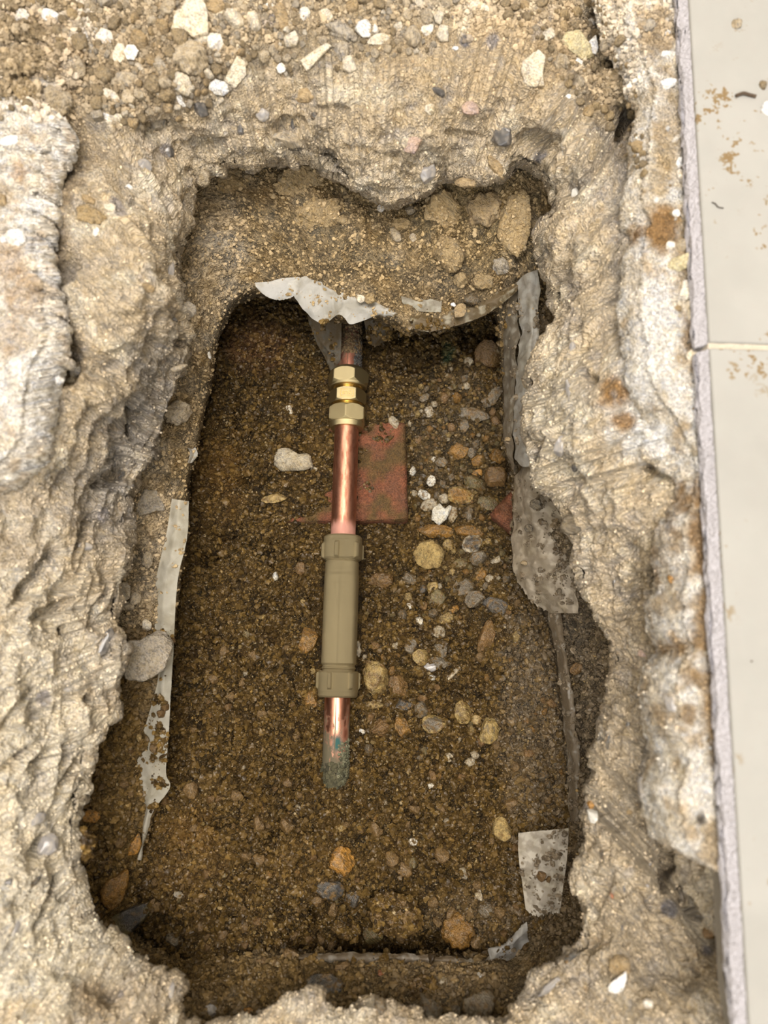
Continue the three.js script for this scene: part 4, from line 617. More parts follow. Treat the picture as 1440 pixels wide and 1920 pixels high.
// ------------------------------------------------------------------ the water pipe with its two couplings
{
  const A = at(657, 600, -0.1775), B = at(627.5, 1470, -0.1775), len = A.distanceTo(B), dir = B.clone().sub(A).normalize();
  const S = (py) => { let a = -0.3, b = 1.4; for (let i = 0; i < 40; i++) { const m = (a + b) / 2; if (toPixel(A.clone().lerp(B, m).setY(-0.17))[1] < py) a = m; else b = m; } return (a + b) / 2 * len; };
  const pipe = new THREE.Group(); pipe.name = 'water_pipe'; scene.add(pipe); pipe.position.copy(A); pipe.rotation.y = Math.atan2(dir.x, dir.z);
  tag(pipe, 'copper water pipe joined by two brass couplings along the bottom of the hole', 'pipe');
  // surface of revolution with a radius that may vary round the axis; z along the pipe, angle 0 on top, clockwise to the right
  const turned = (rows, R, nu = 96) => {
    const pos = new Float32Array(nu * rows.length * 3);
    rows.forEach((s, j) => { for (let i = 0; i < nu; i++) { const a = i / nu * 6.28319, r = R(a, j, s); const o = 3 * (j * nu + i); pos[o] = r * Math.sin(a); pos[o + 1] = r * Math.cos(a); pos[o + 2] = s; } });
    const g = gridGeometry(pos, nu, rows.length, true, false), uv = new Float32Array(nu * rows.length * 2);
    rows.forEach((s, j) => { for (let i = 0; i < nu; i++) { const o = 2 * (j * nu + i); uv[o] = i / nu; uv[o + 1] = j / (rows.length - 1); } });
    g.setAttribute('uv', new THREE.BufferAttribute(uv, 2)); return g;
  };
  const profile = (pts) => { const s = [], r = []; for (let i = 0; i < pts.length; i++) { s.push(pts[i][0]); r.push(pts[i][1]); } return [s, r]; };
  const creased = (g, a = 0.5) => { const h = g.toNonIndexed(); const p = h.attributes.position, fn = [], key = new Map(); h.computeVertexNormals(); const N = h.attributes.normal;
    const k = (i) => Math.round(p.getX(i) * 1e6) + '_' + Math.round(p.getY(i) * 1e6) + '_' + Math.round(p.getZ(i) * 1e6); for (let i = 0; i < p.count; i++) { const q = k(i); if (!key.has(q)) key.set(q, []); key.get(q).push(i); fn.push(new THREE.Vector3(N.getX(i), N.getY(i), N.getZ(i))); }
    for (const l of key.values()) for (const i of l) { const v = new THREE.Vector3(); for (const j of l) if (fn[i].dot(fn[j]) > Math.cos(a)) v.add(fn[j]); v.normalize(); N.setXYZ(i, v.x, v.y, v.z); } return h; };
  const pipeMat = (seed, f) => { // wear, grime and verdigris along a length of copper
    const w = 256, h = 512, c = new Uint8Array(w * h * 4), m = new Uint8Array(w * h * 4);
    for (let y = 0; y < h; y++) for (let x = 0; x < w; x++) {
      const u = x / w, v = y / h, a = u * 6.2832, X = Math.cos(a) * 1.2, Y = Math.sin(a) * 1.2, n = fbm(X * 2 + seed, Y * 2, v * 9, 4), fine = fbm(X * 14, Y * 14 + seed, v * 70, 3), scr = n3(X * 3 + seed, Y * 3 + v * 6, v * 160);
      let col = mix([0.56, 0.275, 0.185], [0.38, 0.165, 0.105], smooth(-0.3, 0.5, n + 0.3 * fine)), metal = 1, ro = 0.47 + 0.10 * n + 0.06 * scr;
      const q = f(u, v, n, fine, col); if (q) { col = q[0]; metal = q[1]; ro = q[2]; }
      const o = 4 * (y * w + x), s = new THREE.Color(col[0], col[1], col[2]).convertLinearToSRGB();
      c[o] = clamp(s.r) * 255; c[o + 1] = clamp(s.g) * 255; c[o + 2] = clamp(s.b) * 255; c[o + 3] = 255; m[o] = 0; m[o + 1] = clamp(ro) * 255; m[o + 2] = metal * 255; m[o + 3] = 255;
    }
    const T = (d, srgb) => { const t = new THREE.DataTexture(d, w, h); t.wrapS = t.wrapT = THREE.RepeatWrapping; t.magFilter = THREE.LinearFilter; if (srgb) t.colorSpace = THREE.SRGBColorSpace; t.needsUpdate = true; return t; };
    const mr = T(m, false); return new THREE.MeshStandardMaterial({ map: T(c, true), roughnessMap: mr, metalnessMap: mr, roughness: 1, metalness: 1 });
  };
  const grime = [0.075, 0.06, 0.035];
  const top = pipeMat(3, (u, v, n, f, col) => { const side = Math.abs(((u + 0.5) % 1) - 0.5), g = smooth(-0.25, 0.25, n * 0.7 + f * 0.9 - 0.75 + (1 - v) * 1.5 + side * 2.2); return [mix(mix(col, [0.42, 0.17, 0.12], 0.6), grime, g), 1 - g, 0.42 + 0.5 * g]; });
  const mid = pipeMat(9, (u, v, n, f, col) => { const flux = smooth(0.82, 0.9, v + 0.03 * n + 0.02 * f), stain = smooth(0.25, 0.5, n + 0.5 * f) * 0.5; return [mix(mix(col, [0.33, 0.14, 0.09], stain), [0.62, 0.33, 0.27], flux * 0.85), 1 - 0.55 * flux, 0.46 + 0.1 * n + 0.3 * flux]; });
  const low = pipeMat(21, (u, v, n, f, col) => { const x = ((u + 0.5) % 1) - 0.5, g = smooth(-0.12, 0.12, v - 0.44 + 0.24 * n + 0.12 * f + Math.abs(x + 0.02) * 0.9), ver = Math.exp(-(((x - 0.02) / 0.05) ** 2 + ((v - 0.44) / 0.06) ** 2)), cu = Math.exp(-(((x - 0.06) / 0.05) ** 2 + ((v - 0.51) / 0.04) ** 2)) + Math.exp(-(((x - 0.13) / 0.05) ** 2 + ((v - 0.36) / 0.08) ** 2)); let c = mix(mix(col, [0.62, 0.29, 0.2], 0.4), [0.12, 0.105, 0.065], g), m = 1 - g; c = mix(c, [0.62, 0.26, 0.17], clamp(cu)); m = lerp(m, 0.9, clamp(cu)); c = mix(c, [0.03, 0.10, 0.095], clamp(ver * 1.4)); m = lerp(m, 0, clamp(ver * 1.4)); return [c, m, 0.36 + 0.5 * (1 - m)]; });
  const brass = new THREE.MeshStandardMaterial({ color: new THREE.Color(0.53, 0.445, 0.25), metalness: 1, roughness: 0.36, roughnessMap: null, bumpMap: metalBump, bumpScale: 0.00004 });
  const cast = new THREE.MeshStandardMaterial({ color: new THREE.Color(0.375, 0.315, 0.19), metalness: 1, roughness: 0.52, bumpMap: metalBump, bumpScale: 0.0001 });
  const bright = new THREE.MeshStandardMaterial({ color: new THREE.Color(0.74, 0.56, 0.24), metalness: 1, roughness: 0.22 });
  const RP = 0.0076, tube = (a, b, m, name) => { const rows = []; for (let i = 0; i <= 60; i++) rows.push(lerp(S(a), S(b), i / 60)); return mesh(name, turned(rows, (t, j, s) => RP + 0.00006 * n3(Math.cos(t) * 2, Math.sin(t) * 2, s * 60), 64), m, pipe); };
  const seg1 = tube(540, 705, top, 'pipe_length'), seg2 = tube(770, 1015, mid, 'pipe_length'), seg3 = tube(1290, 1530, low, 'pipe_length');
  const mm = 0.001, hexR = (a, ap, turn) => { const q = ((a - turn) % 1.0472 + 1.0472 + 0.5236) % 1.0472 - 0.5236; return ap / Math.cos(q); };
  const hexNut = (a, b, ap, turn, ca, cb) => { const s0 = S(a), s1 = S(b), rows = [s0], n = 22; for (let i = 0; i <= n; i++) rows.push(lerp(s0, s1, i / n)); rows.push(s1); return creased(turned(rows, (t, j, s) => (j === 0 || j === rows.length - 1 ? RP : Math.min(hexR(t, ap, turn), ap * 1.02 + ca * (s - s0), ap * 1.02 + cb * (s1 - s))), 144), 0.35); };
  const lathe = (pts, nu = 72) => creased(turned(pts.map((p) => p[0]), (t, j) => pts[j][1], nu), 0.45);
  // upper compression coupling
  const up = new THREE.Group(); up.name = 'compression_coupling'; pipe.add(up);
  const flange = (a, b, r, k) => { const s0 = S(a), s1 = S(b), w = s1 - s0; return lathe([[s0, RP], [s0, r - 0.0006 - k * 0.001], [s0 + w * 0.2, r - k * 0.0012], [s0 + w * 0.8, r], [s1, r - 0.0003], [s1, RP]]); };
  const n1 = mergeGeometries([hexNut(691, 716, 11.6 * mm, -0.2, 1.0, 0.9), flange(684.5, 693, 10.9 * mm, 1), flange(715, 720.5, 11.9 * mm, 0)]);
  const nutA = mesh('compression_nut', n1, brass, up);
  const threads = (a, b, r) => { const pts = [[S(a), RP]]; for (let i = 0; i <= 8; i++) pts.push([lerp(S(a), S(b), i / 8), r - (i % 2) * 0.0005]); pts.push([S(b), RP]); return lathe(pts); };
  mesh('coupling_body', mergeGeometries([hexNut(727, 751, 10.3 * mm, -0.04, 1.2, 1.2)]), brass, up);
  mesh('thread', threads(718, 729, 9.6 * mm), bright, up); mesh('thread', threads(749, 760, 9.6 * mm), bright, up);
  mesh('compression_nut', mergeGeometries([hexNut(758, 787, 11.0 * mm, 0.51, 0.9, 1.0), flange(786, 797, 10.6 * mm, -0.6)]), brass, up);
  { // raised mark on the upper flat of the body
    const font = await new FontLoader().loadAsync('fonts/droid/droid_sans_bold.typeface.json');
    const t = new TextGeometry('BSSI', { font, size: 0.0022, depth: 0.00025, curveSegments: 3, bevelEnabled: false }); t.computeBoundingBox(); const bb = t.boundingBox; t.translate(-(bb.max.x + bb.min.x) / 2, -(bb.max.y + bb.min.y) / 2, 0); t.rotateX(-Math.PI / 2);
    const fr = []; for (const [x, z, w, h] of [[-0.0040, 0, 0.0004, 0.0048], [0.0040, 0, 0.0004, 0.0048], [0, -0.0023, 0.0084, 0.0004], [0, 0.0023, 0.0084, 0.0004]]) { const b = new THREE.BoxGeometry(w, 0.0004, h); b.translate(x, 0.0001, z); fr.push(b.toNonIndexed()); }
    const k = mergeGeometries([t.index ? t.toNonIndexed() : t, ...fr]); k.rotateZ(0.04); const o = mesh('stamped_mark', k, bright, up); o.position.set(0, 10.3 * mm, S(739));
  }
  // lower slip coupling
  const dn = new THREE.Group(); dn.name = 'slip_coupling'; pipe.add(dn);
  const ribbed = (a, b, r, turn, wide, closed) => { const s0 = S(a), s1 = S(b), n = 30, rows = [s0]; for (let i = 0; i <= n; i++) rows.push(lerp(s0, s1, i / n)); rows.push(s1);
    return creased(turned(rows, (t, j, s) => { if (j === 0 || j === rows.length - 1) return RP; let v = (s - s0) / (s1 - s0); if (wide < 0) v = 1 - v; const q = ((t - turn) % 1.0472 + 1.0472 + 0.5236) % 1.0472 - 0.5236; const rib = smooth(0.135, 0.075, Math.abs(q)) * smooth(0.28, 0.38, v) * smooth(1.0, 0.90, v); return r * (v < 0.22 ? 0.985 : 1) - 0.0008 * smooth(0.06, 0, v) - 0.0007 * smooth(0.92, 1, v) + rib * 0.0013; }, 180), 0.5); };
  mesh('slip_nut', ribbed(1002, 1047, 11.9 * mm, -0.24, 1), cast, dn);
  mesh('sleeve', lathe([[S(1046), RP], [S(1046), 10.2 * mm], [S(1049), 10.3 * mm], [S(1049.5), 9.7 * mm], [S(1051.5), 9.7 * mm], [S(1052), 10.25 * mm], [S(1074), 10.3 * mm], [S(1077), 10.45 * mm], [S(1140), 10.5 * mm], [S(1243), 10.45 * mm], [S(1245), 10.1 * mm], [S(1247), 9.6 * mm], [S(1250), 9.6 * mm], [S(1251.5), 10.1 * mm], [S(1253.5), 10.1 * mm], [S(1255), 9.6 * mm], [S(1260), 9.6 * mm], [S(1260), RP]]), cast, dn);
  mesh('slip_nut', ribbed(1258, 1308, 11.9 * mm, -0.36, -1), cast, dn);
  // crusts on the old copper ends
  const crust = (n, py0, py1, a0, a1, col, seed, size) => { const r = rng(seed), gs = []; for (let i = 0; i < n; i++) { const g = sphere(1), q = g.attributes.position, a = lerp(a0, a1, r()), s = S(lerp(py0, py1, Math.pow(r(), 0.7))), k = size * (0.4 + r()); for (let j = 0; j < q.count; j++) { const f = k * (0.7 + 0.6 * r()); q.setXYZ(j, q.getX(j) * f + RP * Math.sin(a), q.getY(j) * f * 0.6 + RP * Math.cos(a), q.getZ(j) * f + s); } g.computeVertexNormals(); const t = 0.6 + 0.8 * r(), pc = mix(col[0], col[1], r()); paint(g, () => pc.map((v) => v * t)); gs.push(g); } return mergeGeometries(gs); };
  const crustMat = new THREE.MeshStandardMaterial({ vertexColors: true, roughness: 0.85 });
  mesh('verdigris_crust', crust(420, 1385, 1480, 0.25, 1.5, [[0.055, 0.058, 0.03], [0.17, 0.165, 0.105]], 5, 0.0007), crustMat, seg3);
  mesh('verdigris_crust', crust(320, 1432, 1490, -1.5, 1.2, [[0.035, 0.034, 0.016], [0.085, 0.078, 0.042]], 8, 0.0011), crustMat, seg3);
  mesh('dirt_crust', crust(420, 596, 660, -1.4, 1.5, [[0.10, 0.07, 0.035], [0.17, 0.11, 0.05]], 6, 0.0008), crustMat, seg1);
  mesh('dirt_crust', crust(200, 630, 685, 0.5, 1.5, [[0.03, 0.03, 0.03], [0.09, 0.08, 0.07]], 7, 0.0008), crustMat, seg1);
}

// ------------------------------------------------------------------ torn polythene membrane
const film = new THREE.MeshPhysicalMaterial({ vertexColors: true, roughness: 0.32, transmission: 0.5, thickness: 0, ior: 1.5, side: THREE.DoubleSide, bumpMap: metalBump, bumpScale: 0.0002 });
function sheet(label, rows, o = {}) { // rows of [px, py, height] from the tucked-in edge to the free edge
  const n = o.n ?? 90, m = o.m ?? 40, across = rows.map((r) => curve(r, n, false)), pos = new Float32Array(n * m * 3), pix = new Float32Array(n * m * 2);
  for (let i = 0; i < n; i++) { const col = curve(across.map((r) => r[i]), m, false); for (let j = 0; j < m; j++) { const q = j * n + i, jag = (o.jag ?? 1.5) * (j === m - 1 ? n3(i * 0.25, 5, n) : 0), p = at(col[j][0], col[j][1] + jag, col[j][2] + lerp(o.tuck ?? -0.0005, o.lift ?? 0, smooth(0, 0.5, j / (m - 1)))); pos[3 * q] = p.x; pos[3 * q + 1] = p.y; pos[3 * q + 2] = p.z; pix[2 * q] = col[j][0]; pix[2 * q + 1] = col[j][1]; } }
  const g = gridGeometry(pos, n, m, false, false); if (g.attributes.normal.getY((m >> 1) * n + (n >> 1)) < 0) { const ix = g.index.array; for (let i = 0; i < ix.length; i += 3) { const a = ix[i]; ix[i] = ix[i + 1]; ix[i + 1] = a; } g.computeVertexNormals(); }
  displace(g, (x, y, z) => (o.wrinkle ?? 0.0012) * (1.2 * fbm(x * 40, y * 40, z * 40 + m, 2) + 0.8 * ridge(x * 60, y * 25, z * 60 + n, 2)));
  const dirt = o.dirt ?? 0, dc = o.dirtColour ?? C.greysoil, fc = o.colour ?? [0.74, 0.73, 0.68];
  paint(g, (x, y, z, i) => { let c = mix(fc, [fc[0] * 0.8, fc[1] * 0.78, fc[2] * 0.72], smooth(-0.2, 0.5, fbm(x * 60, y * 60, z * 60, 3))); return mix(c, dc, clamp(smooth(0.28, -0.1, fbm(x * 130 + 5, y * 130, z * 130, 5) + 0.25 - dirt) * Math.min(1, dirt * 2))); });
  planarUV(g); const k = mesh('plastic_sheet', g, o.mat ?? film); grounds.push([new MeshBVH(g), 'film']); return tag(k, label, 'plastic sheet');
}
const dull = film.clone(); dull.transmission = 0.35; dull.roughness = 0.4;
sheet('whitish torn plastic flap hanging over the upper end of the pipe', [
  [[540, 532, -.117], [572, 519, -.116], [600, 524, -.117], [640, 540, -.118], [690, 560, -.119], [745, 588, -.121]],
  [[543, 545, -.118], [570, 556, -.118], [600, 568, -.119], [640, 570, -.120], [680, 580, -.121], [738, 590, -.122]],
  [[548, 552, -.119], [566, 576, -.122], [590, 599, -.125], [612, 605, -.126], [632, 590, -.124], [646, 596, -.124], [657, 608, -.126], [684, 600, -.125], [712, 588, -.123], [738, 594, -.123]]], { lift: 0.004, tuck: 0.0025, jag: 0, wrinkle: 0.0014 });
sheet('small upcurled plastic lip left of the whitish torn flap', [
  [[478, 530, -.116], [505, 528, -.116], [530, 522, -.116], [562, 520, -.117]], [[480, 538, -.117], [508, 545, -.118], [532, 546, -.118], [556, 538, -.118]], [[482, 541, -.117], [500, 556, -.119], [524, 563, -.121], [545, 558, -.120], [552, 552, -.119]]], { lift: 0.0035, tuck: 0.0025, jag: 0.5, colour: [0.80, 0.80, 0.77], wrinkle: 0.0008 });
sheet('grey rectangular plastic tab in the sand right of the pipe', [[[752, 548, -.119], [790, 549, -.119], [829, 550, -.119]], [[754, 566, -.121], [790, 568, -.121], [828, 569, -.121]], [[768, 574, -.123], [790, 584, -.123], [827, 585, -.123]]], { lift: 0.0035, colour: [0.5, 0.48, 0.4], dirt: 0.25, jag: 0.5, n: 50, m: 30, mat: dull });
sheet('wet plastic edge under the grey tab, running to the right wall', [[[768, 588, -.121], [830, 584, -.121], [890, 565, -.121], [960, 535, -.120], [992, 512, -.118]], [[769, 602, -.123], [830, 598, -.123], [890, 580, -.123], [955, 550, -.122], [994, 518, -.118]], [[772, 614, -.126], [800, 622, -.126], [850, 612, -.126], [905, 592, -.126], [945, 566, -.125], [996, 522, -.119]]], { lift: 0.003, colour: [0.42, 0.38, 0.28], dirt: 0.42, dirtColour: C.soil, jag: 1, mat: dull });
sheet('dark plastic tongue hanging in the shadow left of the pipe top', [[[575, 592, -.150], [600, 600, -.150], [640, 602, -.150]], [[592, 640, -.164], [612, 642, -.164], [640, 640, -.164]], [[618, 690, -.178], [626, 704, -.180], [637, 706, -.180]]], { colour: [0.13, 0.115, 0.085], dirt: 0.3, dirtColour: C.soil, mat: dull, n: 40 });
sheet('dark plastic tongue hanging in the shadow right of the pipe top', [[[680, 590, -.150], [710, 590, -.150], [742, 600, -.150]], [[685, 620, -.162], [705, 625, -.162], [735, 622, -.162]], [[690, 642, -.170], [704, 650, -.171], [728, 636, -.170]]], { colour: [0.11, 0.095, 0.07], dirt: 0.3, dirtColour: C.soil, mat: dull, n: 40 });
sheet('dirty inner plastic strip hanging down the right wall', [[[968, 522, -.122], [972, 620, -.124], [968, 700, -.126], [962, 790, -.128], [966, 880, -.130]], [[945, 545, -.138], [955, 640, -.142], [956, 740, -.146], [950, 830, -.150], [966, 890, -.152]], [[929, 572, -.158], [938, 640, -.166], [946, 740, -.172], [944, 815, -.176], [964, 872, -.178]]].map((r) => r), { lift: 0.004, colour: [0.46, 0.43, 0.36], dirt: 0.36, n: 140, mat: dull });
sheet('smoother outer plastic strip along the right wall', [[[1010, 505, -.106], [1012, 600, -.108], [1000, 690, -.11], [990, 780, -.112], [1000, 870, -.114]], [[988, 515, -.116], [992, 610, -.118], [982, 700, -.121], [976, 790, -.124], [982, 875, -.127]], [[970, 530, -.124], [975, 620, -.127], [970, 700, -.130], [963, 785, -.133], [968, 860, -.136]]], { lift: 0.0065, colour: [0.52, 0.51, 0.47], dirt: 0.2, n: 140, mat: dull });
sheet('muddy plastic sheet spread below the right concrete bulge', [[[1015, 860, -.118], [1020, 910, -.120], [1050, 970, -.124], [1075, 1060, -.128], [1085, 1150, -.132]], [[992, 866, -.136], [988, 915, -.140], [1005, 980, -.148], [1012, 1070, -.152], [1045, 1150, -.156]], [[966, 895, -.166], [962, 960, -.172], [962, 1040, -.173], [968, 1085, -.172], [990, 1120, -.170], [1030, 1152, -.170]]], { lift: 0.0055, tuck: -0.004, colour: [0.64, 0.56, 0.44], dirt: 0.27, n: 140, m: 60, jag: 3, mat: dull });
sheet('buried plastic fold running down the lower right wall', [[[1050, 1150, -.150], [1066, 1250, -.150], [1080, 1350, -.150], [1090, 1450, -.15], [1090, 1540, -.15]], [[1042, 1150, -.158], [1056, 1250, -.158], [1070, 1350, -.157], [1080, 1450, -.157], [1080, 1540, -.156]], [[1028, 1148, -.168], [1046, 1250, -.168], [1058, 1350, -.166], [1066, 1450, -.165], [1068, 1540, -.162]]], { lift: 0.004, colour: [0.42, 0.40, 0.36], dirt: 0.48, n: 160, mat: dull });
sheet('clear plastic strip edging the sand along the left wall', [
  [[322, 935, -.124], [312, 1000, -.125], [298, 1060, -.127], [288, 1120, -.130], [292, 1200, -.133], [296, 1270, -.134], [276, 1350, -.138], [256, 1410, -.141], [262, 1470, -.145], [272, 1530, -.150], [260, 1610, -.153]],
  [[338, 938, -.126], [332, 1000, -.127], [318, 1060, -.129], [310, 1120, -.132], [308, 1200, -.135], [308, 1270, -.136], [294, 1350, -.140], [284, 1410, -.144], [286, 1470, -.148], [277, 1530, -.151], [261, 1612, -.154]],
  [[354, 940, -.129], [350, 1010, -.130], [336, 1070, -.132], [330, 1120, -.134], [326, 1200, -.137], [321, 1290, -.139], [316, 1380, -.143], [311, 1450, -.147], [318, 1478, -.149], [284, 1528, -.152], [262, 1614, -.155]]], { lift: 0.0055, tuck: 0.0022, colour: [0.72, 0.69, 0.58], dirt: 0.05, n: 220, m: 44, jag: 1, wrinkle: 0.0008 });
sheet('little plastic tatter sticking out above the left plastic strip', [[[350, 838, -.124], [356, 848, -.124], [352, 868, -.125]], [[360, 842, -.125], [364, 852, -.125], [358, 868, -.126]], [[366, 838, -.126], [371, 852, -.126], [362, 866, -.127]]], { lift: 0.005, n: 30, m: 16, jag: 0.5, wrinkle: 0.0003 });
sheet('plastic flap with soil on it at the lower right of the hole', [[[972, 1562, -.150], [1010, 1558, -.148], [1066, 1552, -.146]], [[972, 1600, -.152], [1015, 1602, -.150], [1064, 1598, -.148]], [[978, 1650, -.155], [1015, 1655, -.153], [1058, 1650, -.151]], [[986, 1705, -.158], [1012, 1715, -.157], [1050, 1710, -.155]]], { lift: 0.007, tuck: 0.005, colour: [0.84, 0.78, 0.66], dirt: 0.2, dirtColour: C.soil, jag: 4, n: 80, m: 80 });
sheet('crumpled clear plastic at the bottom right corner of the soil', [[[905, 1800, -.152], [950, 1792, -.153], [992, 1766, -.153]], [[915, 1790, -.151], [955, 1772, -.150], [990, 1748, -.152]], [[935, 1786, -.154], [962, 1755, -.153], [988, 1728, -.154]]], { lift: 0.006, colour: [0.62, 0.62, 0.6], dirt: 0.1, n: 50, m: 30, wrinkle: 0.002 });
sheet('thin plastic edge showing in the soil along the bottom of the hole', [[[560, 1806, -.149], [660, 1808, -.149], [760, 1806, -.149], [880, 1812, -.149]], [[560, 1796, -.148], [660, 1797, -.148], [760, 1797, -.148], [885, 1803, -.149]], [[562, 1790, -.15], [660, 1789, -.15], [760, 1789, -.15], [890, 1797, -.151]]], { lift: 0.004, colour: [0.36, 0.33, 0.28], dirt: 0.35, dirtColour: C.soil, n: 140, m: 20, mat: dull });
// ------------------------------------------------------------------ stones in the back bank of sand
stone(560, 340, 92, 56, -15, 'paste', 'clod', 'slab-like sand clod under the left part of the top overhang', { ...lump, sink: 0.5, surf: 'dry' });
stone(440, 335, 84, 46, -12, 'paste', 'clod', 'sand clod in the upper left corner of the back bank', { ...lump, sink: 0.5 });
stone(379, 331, 34, 34, 0, 'beige', 'stone', 'pale stone tucked into the top left corner of the hole', { poly: [[366, 340], [380, 315], [394, 326], [388, 344], [374, 347]] });
stone(600, 400, 110, 56, -14, 'paste', 'clod', 'long sand clod in the middle of the back bank', { ...lump, sink: 0.62 });
stone(872, 342, 44, 18, 4, 'tan', 'stone', 'flat stone wedged in the gap under the top overhang', { th: 0.7, lift: 0.004 });
stone(828, 400, 74, 84, -5, 'paste', 'clod', 'tall yellowish clod under the dark gap of the overhang', { ...lump, sink: 0.4 });
stone(838, 478, 72, 70, 0, 'paste', 'clod', 'rounded sandy clod below the tall yellowish clod', { ...lump, lumpy: 0.15, sink: 0.4 });
stone(965, 420, 64, 124, 8, 'paste', 'clod', 'tall sandy clod in the right corner of the back bank', { ...lump, lumpy: 0.15, sink: 0.45 });
stone(905, 395, 60, 70, 20, 'tan', 'clod', 'cracked ochre clod between the tall clods of the back bank', { ...lump, lumpy: 0.4, sink: 0.5 });
stone(741, 440, 20, 32, -30, 'beige', 'stone', 'pale oval stone in the back bank left of the rounded clod', { sink: 0.4 });
stone(775, 447, 14, 20, -20, 'beige', 'stone', 'small pale stone between the pale oval and the rounded clod', { sink: 0.4 });
stone(714, 391, 14, 16, 0, 'offwhite', 'chip', 'small white crumb under the middle of the overhang');
stone(643, 413, 22, 20, 0, 'paste', 'lump', 'small pale lump in the middle of the back bank', lump);
stone(770, 395, 22, 18, 0, 'beige', 'stone', 'grey crumb left of the tall yellowish clod');
stone(752, 420, 36, 26, 0, 'paste', 'lump', 'sandy lump above the pale oval stone', lump);
stone(864, 526, 28, 32, 0, 'paste', 'lump', 'round lump above the grey plastic tab', lump);
stone(905, 527, 44, 30, 0, 'paste', 'lump', 'oval lump right of the round lump above the plastic tab', lump);
stone(940, 500, 36, 34, 0, 'grey', 'lump', 'grey lump near the right end of the back bank', lump);
stone(885, 560, 30, 26, 0, 'wetgrey', 'stone', 'grey stone lying on the wet plastic edge', { lift: 0.004 });
stone(863, 583, 22, 32, 20, 'tan', 'stone', 'tan upright stone on the wet plastic edge', { lift: 0.004 });
stone(850, 571, 10, 8, 0, 'white', 'chip', 'bright white bead on the wet plastic edge', { lift: 0.004, ...smoothP });
stone(676, 560, 16, 18, 0, 'cream', 'stone', 'cream crumb on the whitish torn flap', { lift: 0.005 });
stone(693, 560, 24, 22, 0, 'paste', 'lump', 'sandy crumb beside the cream crumb on the torn flap', { ...lump, lift: 0.005 });
// stones on the left ledge
stone(271, 1231, 110, 92, 0, 'grey', 'stone', 'big grey stone lying across the plastic strip on the left', { poly: [[217, 1212], [236, 1204], [262, 1202], [292, 1184], [310, 1188], [324, 1202], [320, 1222], [305, 1255], [272, 1276], [242, 1270], [228, 1245], [217, 1236]], th: 0.5, lift: 0.016, facets: 9, detail: 12, rough: 0.07 });
stone(333, 775, 58, 44, -15, 'beige', 'stone', 'knobbly beige stone at the left side of the hole', { ...lump, lift: 0.003 });
stone(287, 946, 54, 48, 20, 'grey', 'stone', 'flat grey flake on the sand above the left plastic strip', { ...flat, poly: [[262, 925], [285, 920], [312, 948], [295, 956], [270, 976], [258, 968]] });
stone(233, 1110, 28, 36, 0, 'grey', 'stone', 'dark grey stone under the concrete lip left of the plastic strip', { lift: 0.004 });
stone(254, 1122, 22, 26, 20, 'beige', 'stone', 'beige stone touching the dark grey stone under the lip', { lift: 0.003 });
stone(238, 1137, 26, 20, 0, 'beige', 'stone', 'beige stone just below the dark grey stone under the lip', { lift: 0.003 });
stone(275, 1172, 19, 22, -10, 'cream', 'stone', 'cream pointed stone just above the big grey stone', { lift: 0.002 });
stone(277, 1050, 20, 32, 0, 'beige', 'screed_flake', 'thin pale flake on the sand beside the left plastic strip', { ...flat, lift: 0.002 });
stone(392, 668, 9, 18, 0, 'white', 'chip', 'white chip on the left wall edge');
stone(335, 690, 36, 12, -18, 'beige', 'chip', 'long flat chip on the upper left ledge', { lift: 0.002 });
stone(261, 1383, 10, 15, 0, 'gold', 'pebble', 'small golden pebble on the lower left plastic strip', { ...smoothP, lift: 0.004 });
stone(171, 1531, 34, 22, 4, 'orange', 'pebble', 'orange pebble at the left edge of the lower soil', { ...smoothP, poly: [[155, 1526], [164, 1519], [184, 1522], [188, 1532], [180, 1541], [157, 1541]], lift: 0.004 });
stone(252, 1582, 40, 26, -35, 'orange', 'chip', 'orange sharp shard at the end of the left plastic strip', { poly: [[229, 1592], [250, 1574], [269, 1570], [262, 1590], [245, 1600]], lift: 0.004 });
stone(213, 1665, 46, 82, 12, 'amber', 'stone', 'large orange-brown pointed rock at lower left', { poly: [[195, 1655], [214, 1640], [230, 1628], [235, 1660], [230, 1690], [215, 1702], [196, 1690], [190, 1672]], dirt: 'wetclod', dirtBias: -0.1, lift: 0.004 });
stone(248, 1715, 58, 76, 32, 'flint', 'flint', 'big dark flint with a tan rim at lower left', { rim: 'olive', poly: [[262, 1678], [276, 1686], [272, 1712], [262, 1742], [240, 1762], [212, 1768], [205, 1750], [230, 1715]], lift: 0.004, surf: 'wet', dirt: 'wetclod', dirtBias: -0.25 });
stone(185, 1620, 54, 46, 0, 'wetclod', 'clod', 'brown wet clod above the orange-brown pointed rock', wetLump);
stone(160, 1580, 40, 60, 0, 'wetclod', 'clod', 'wet clod under the concrete lip at lower left', wetLump);
stone(180, 1705, 44, 44, 0, 'wetclod', 'clod', 'wet clod left below the orange-brown pointed rock', wetLump);
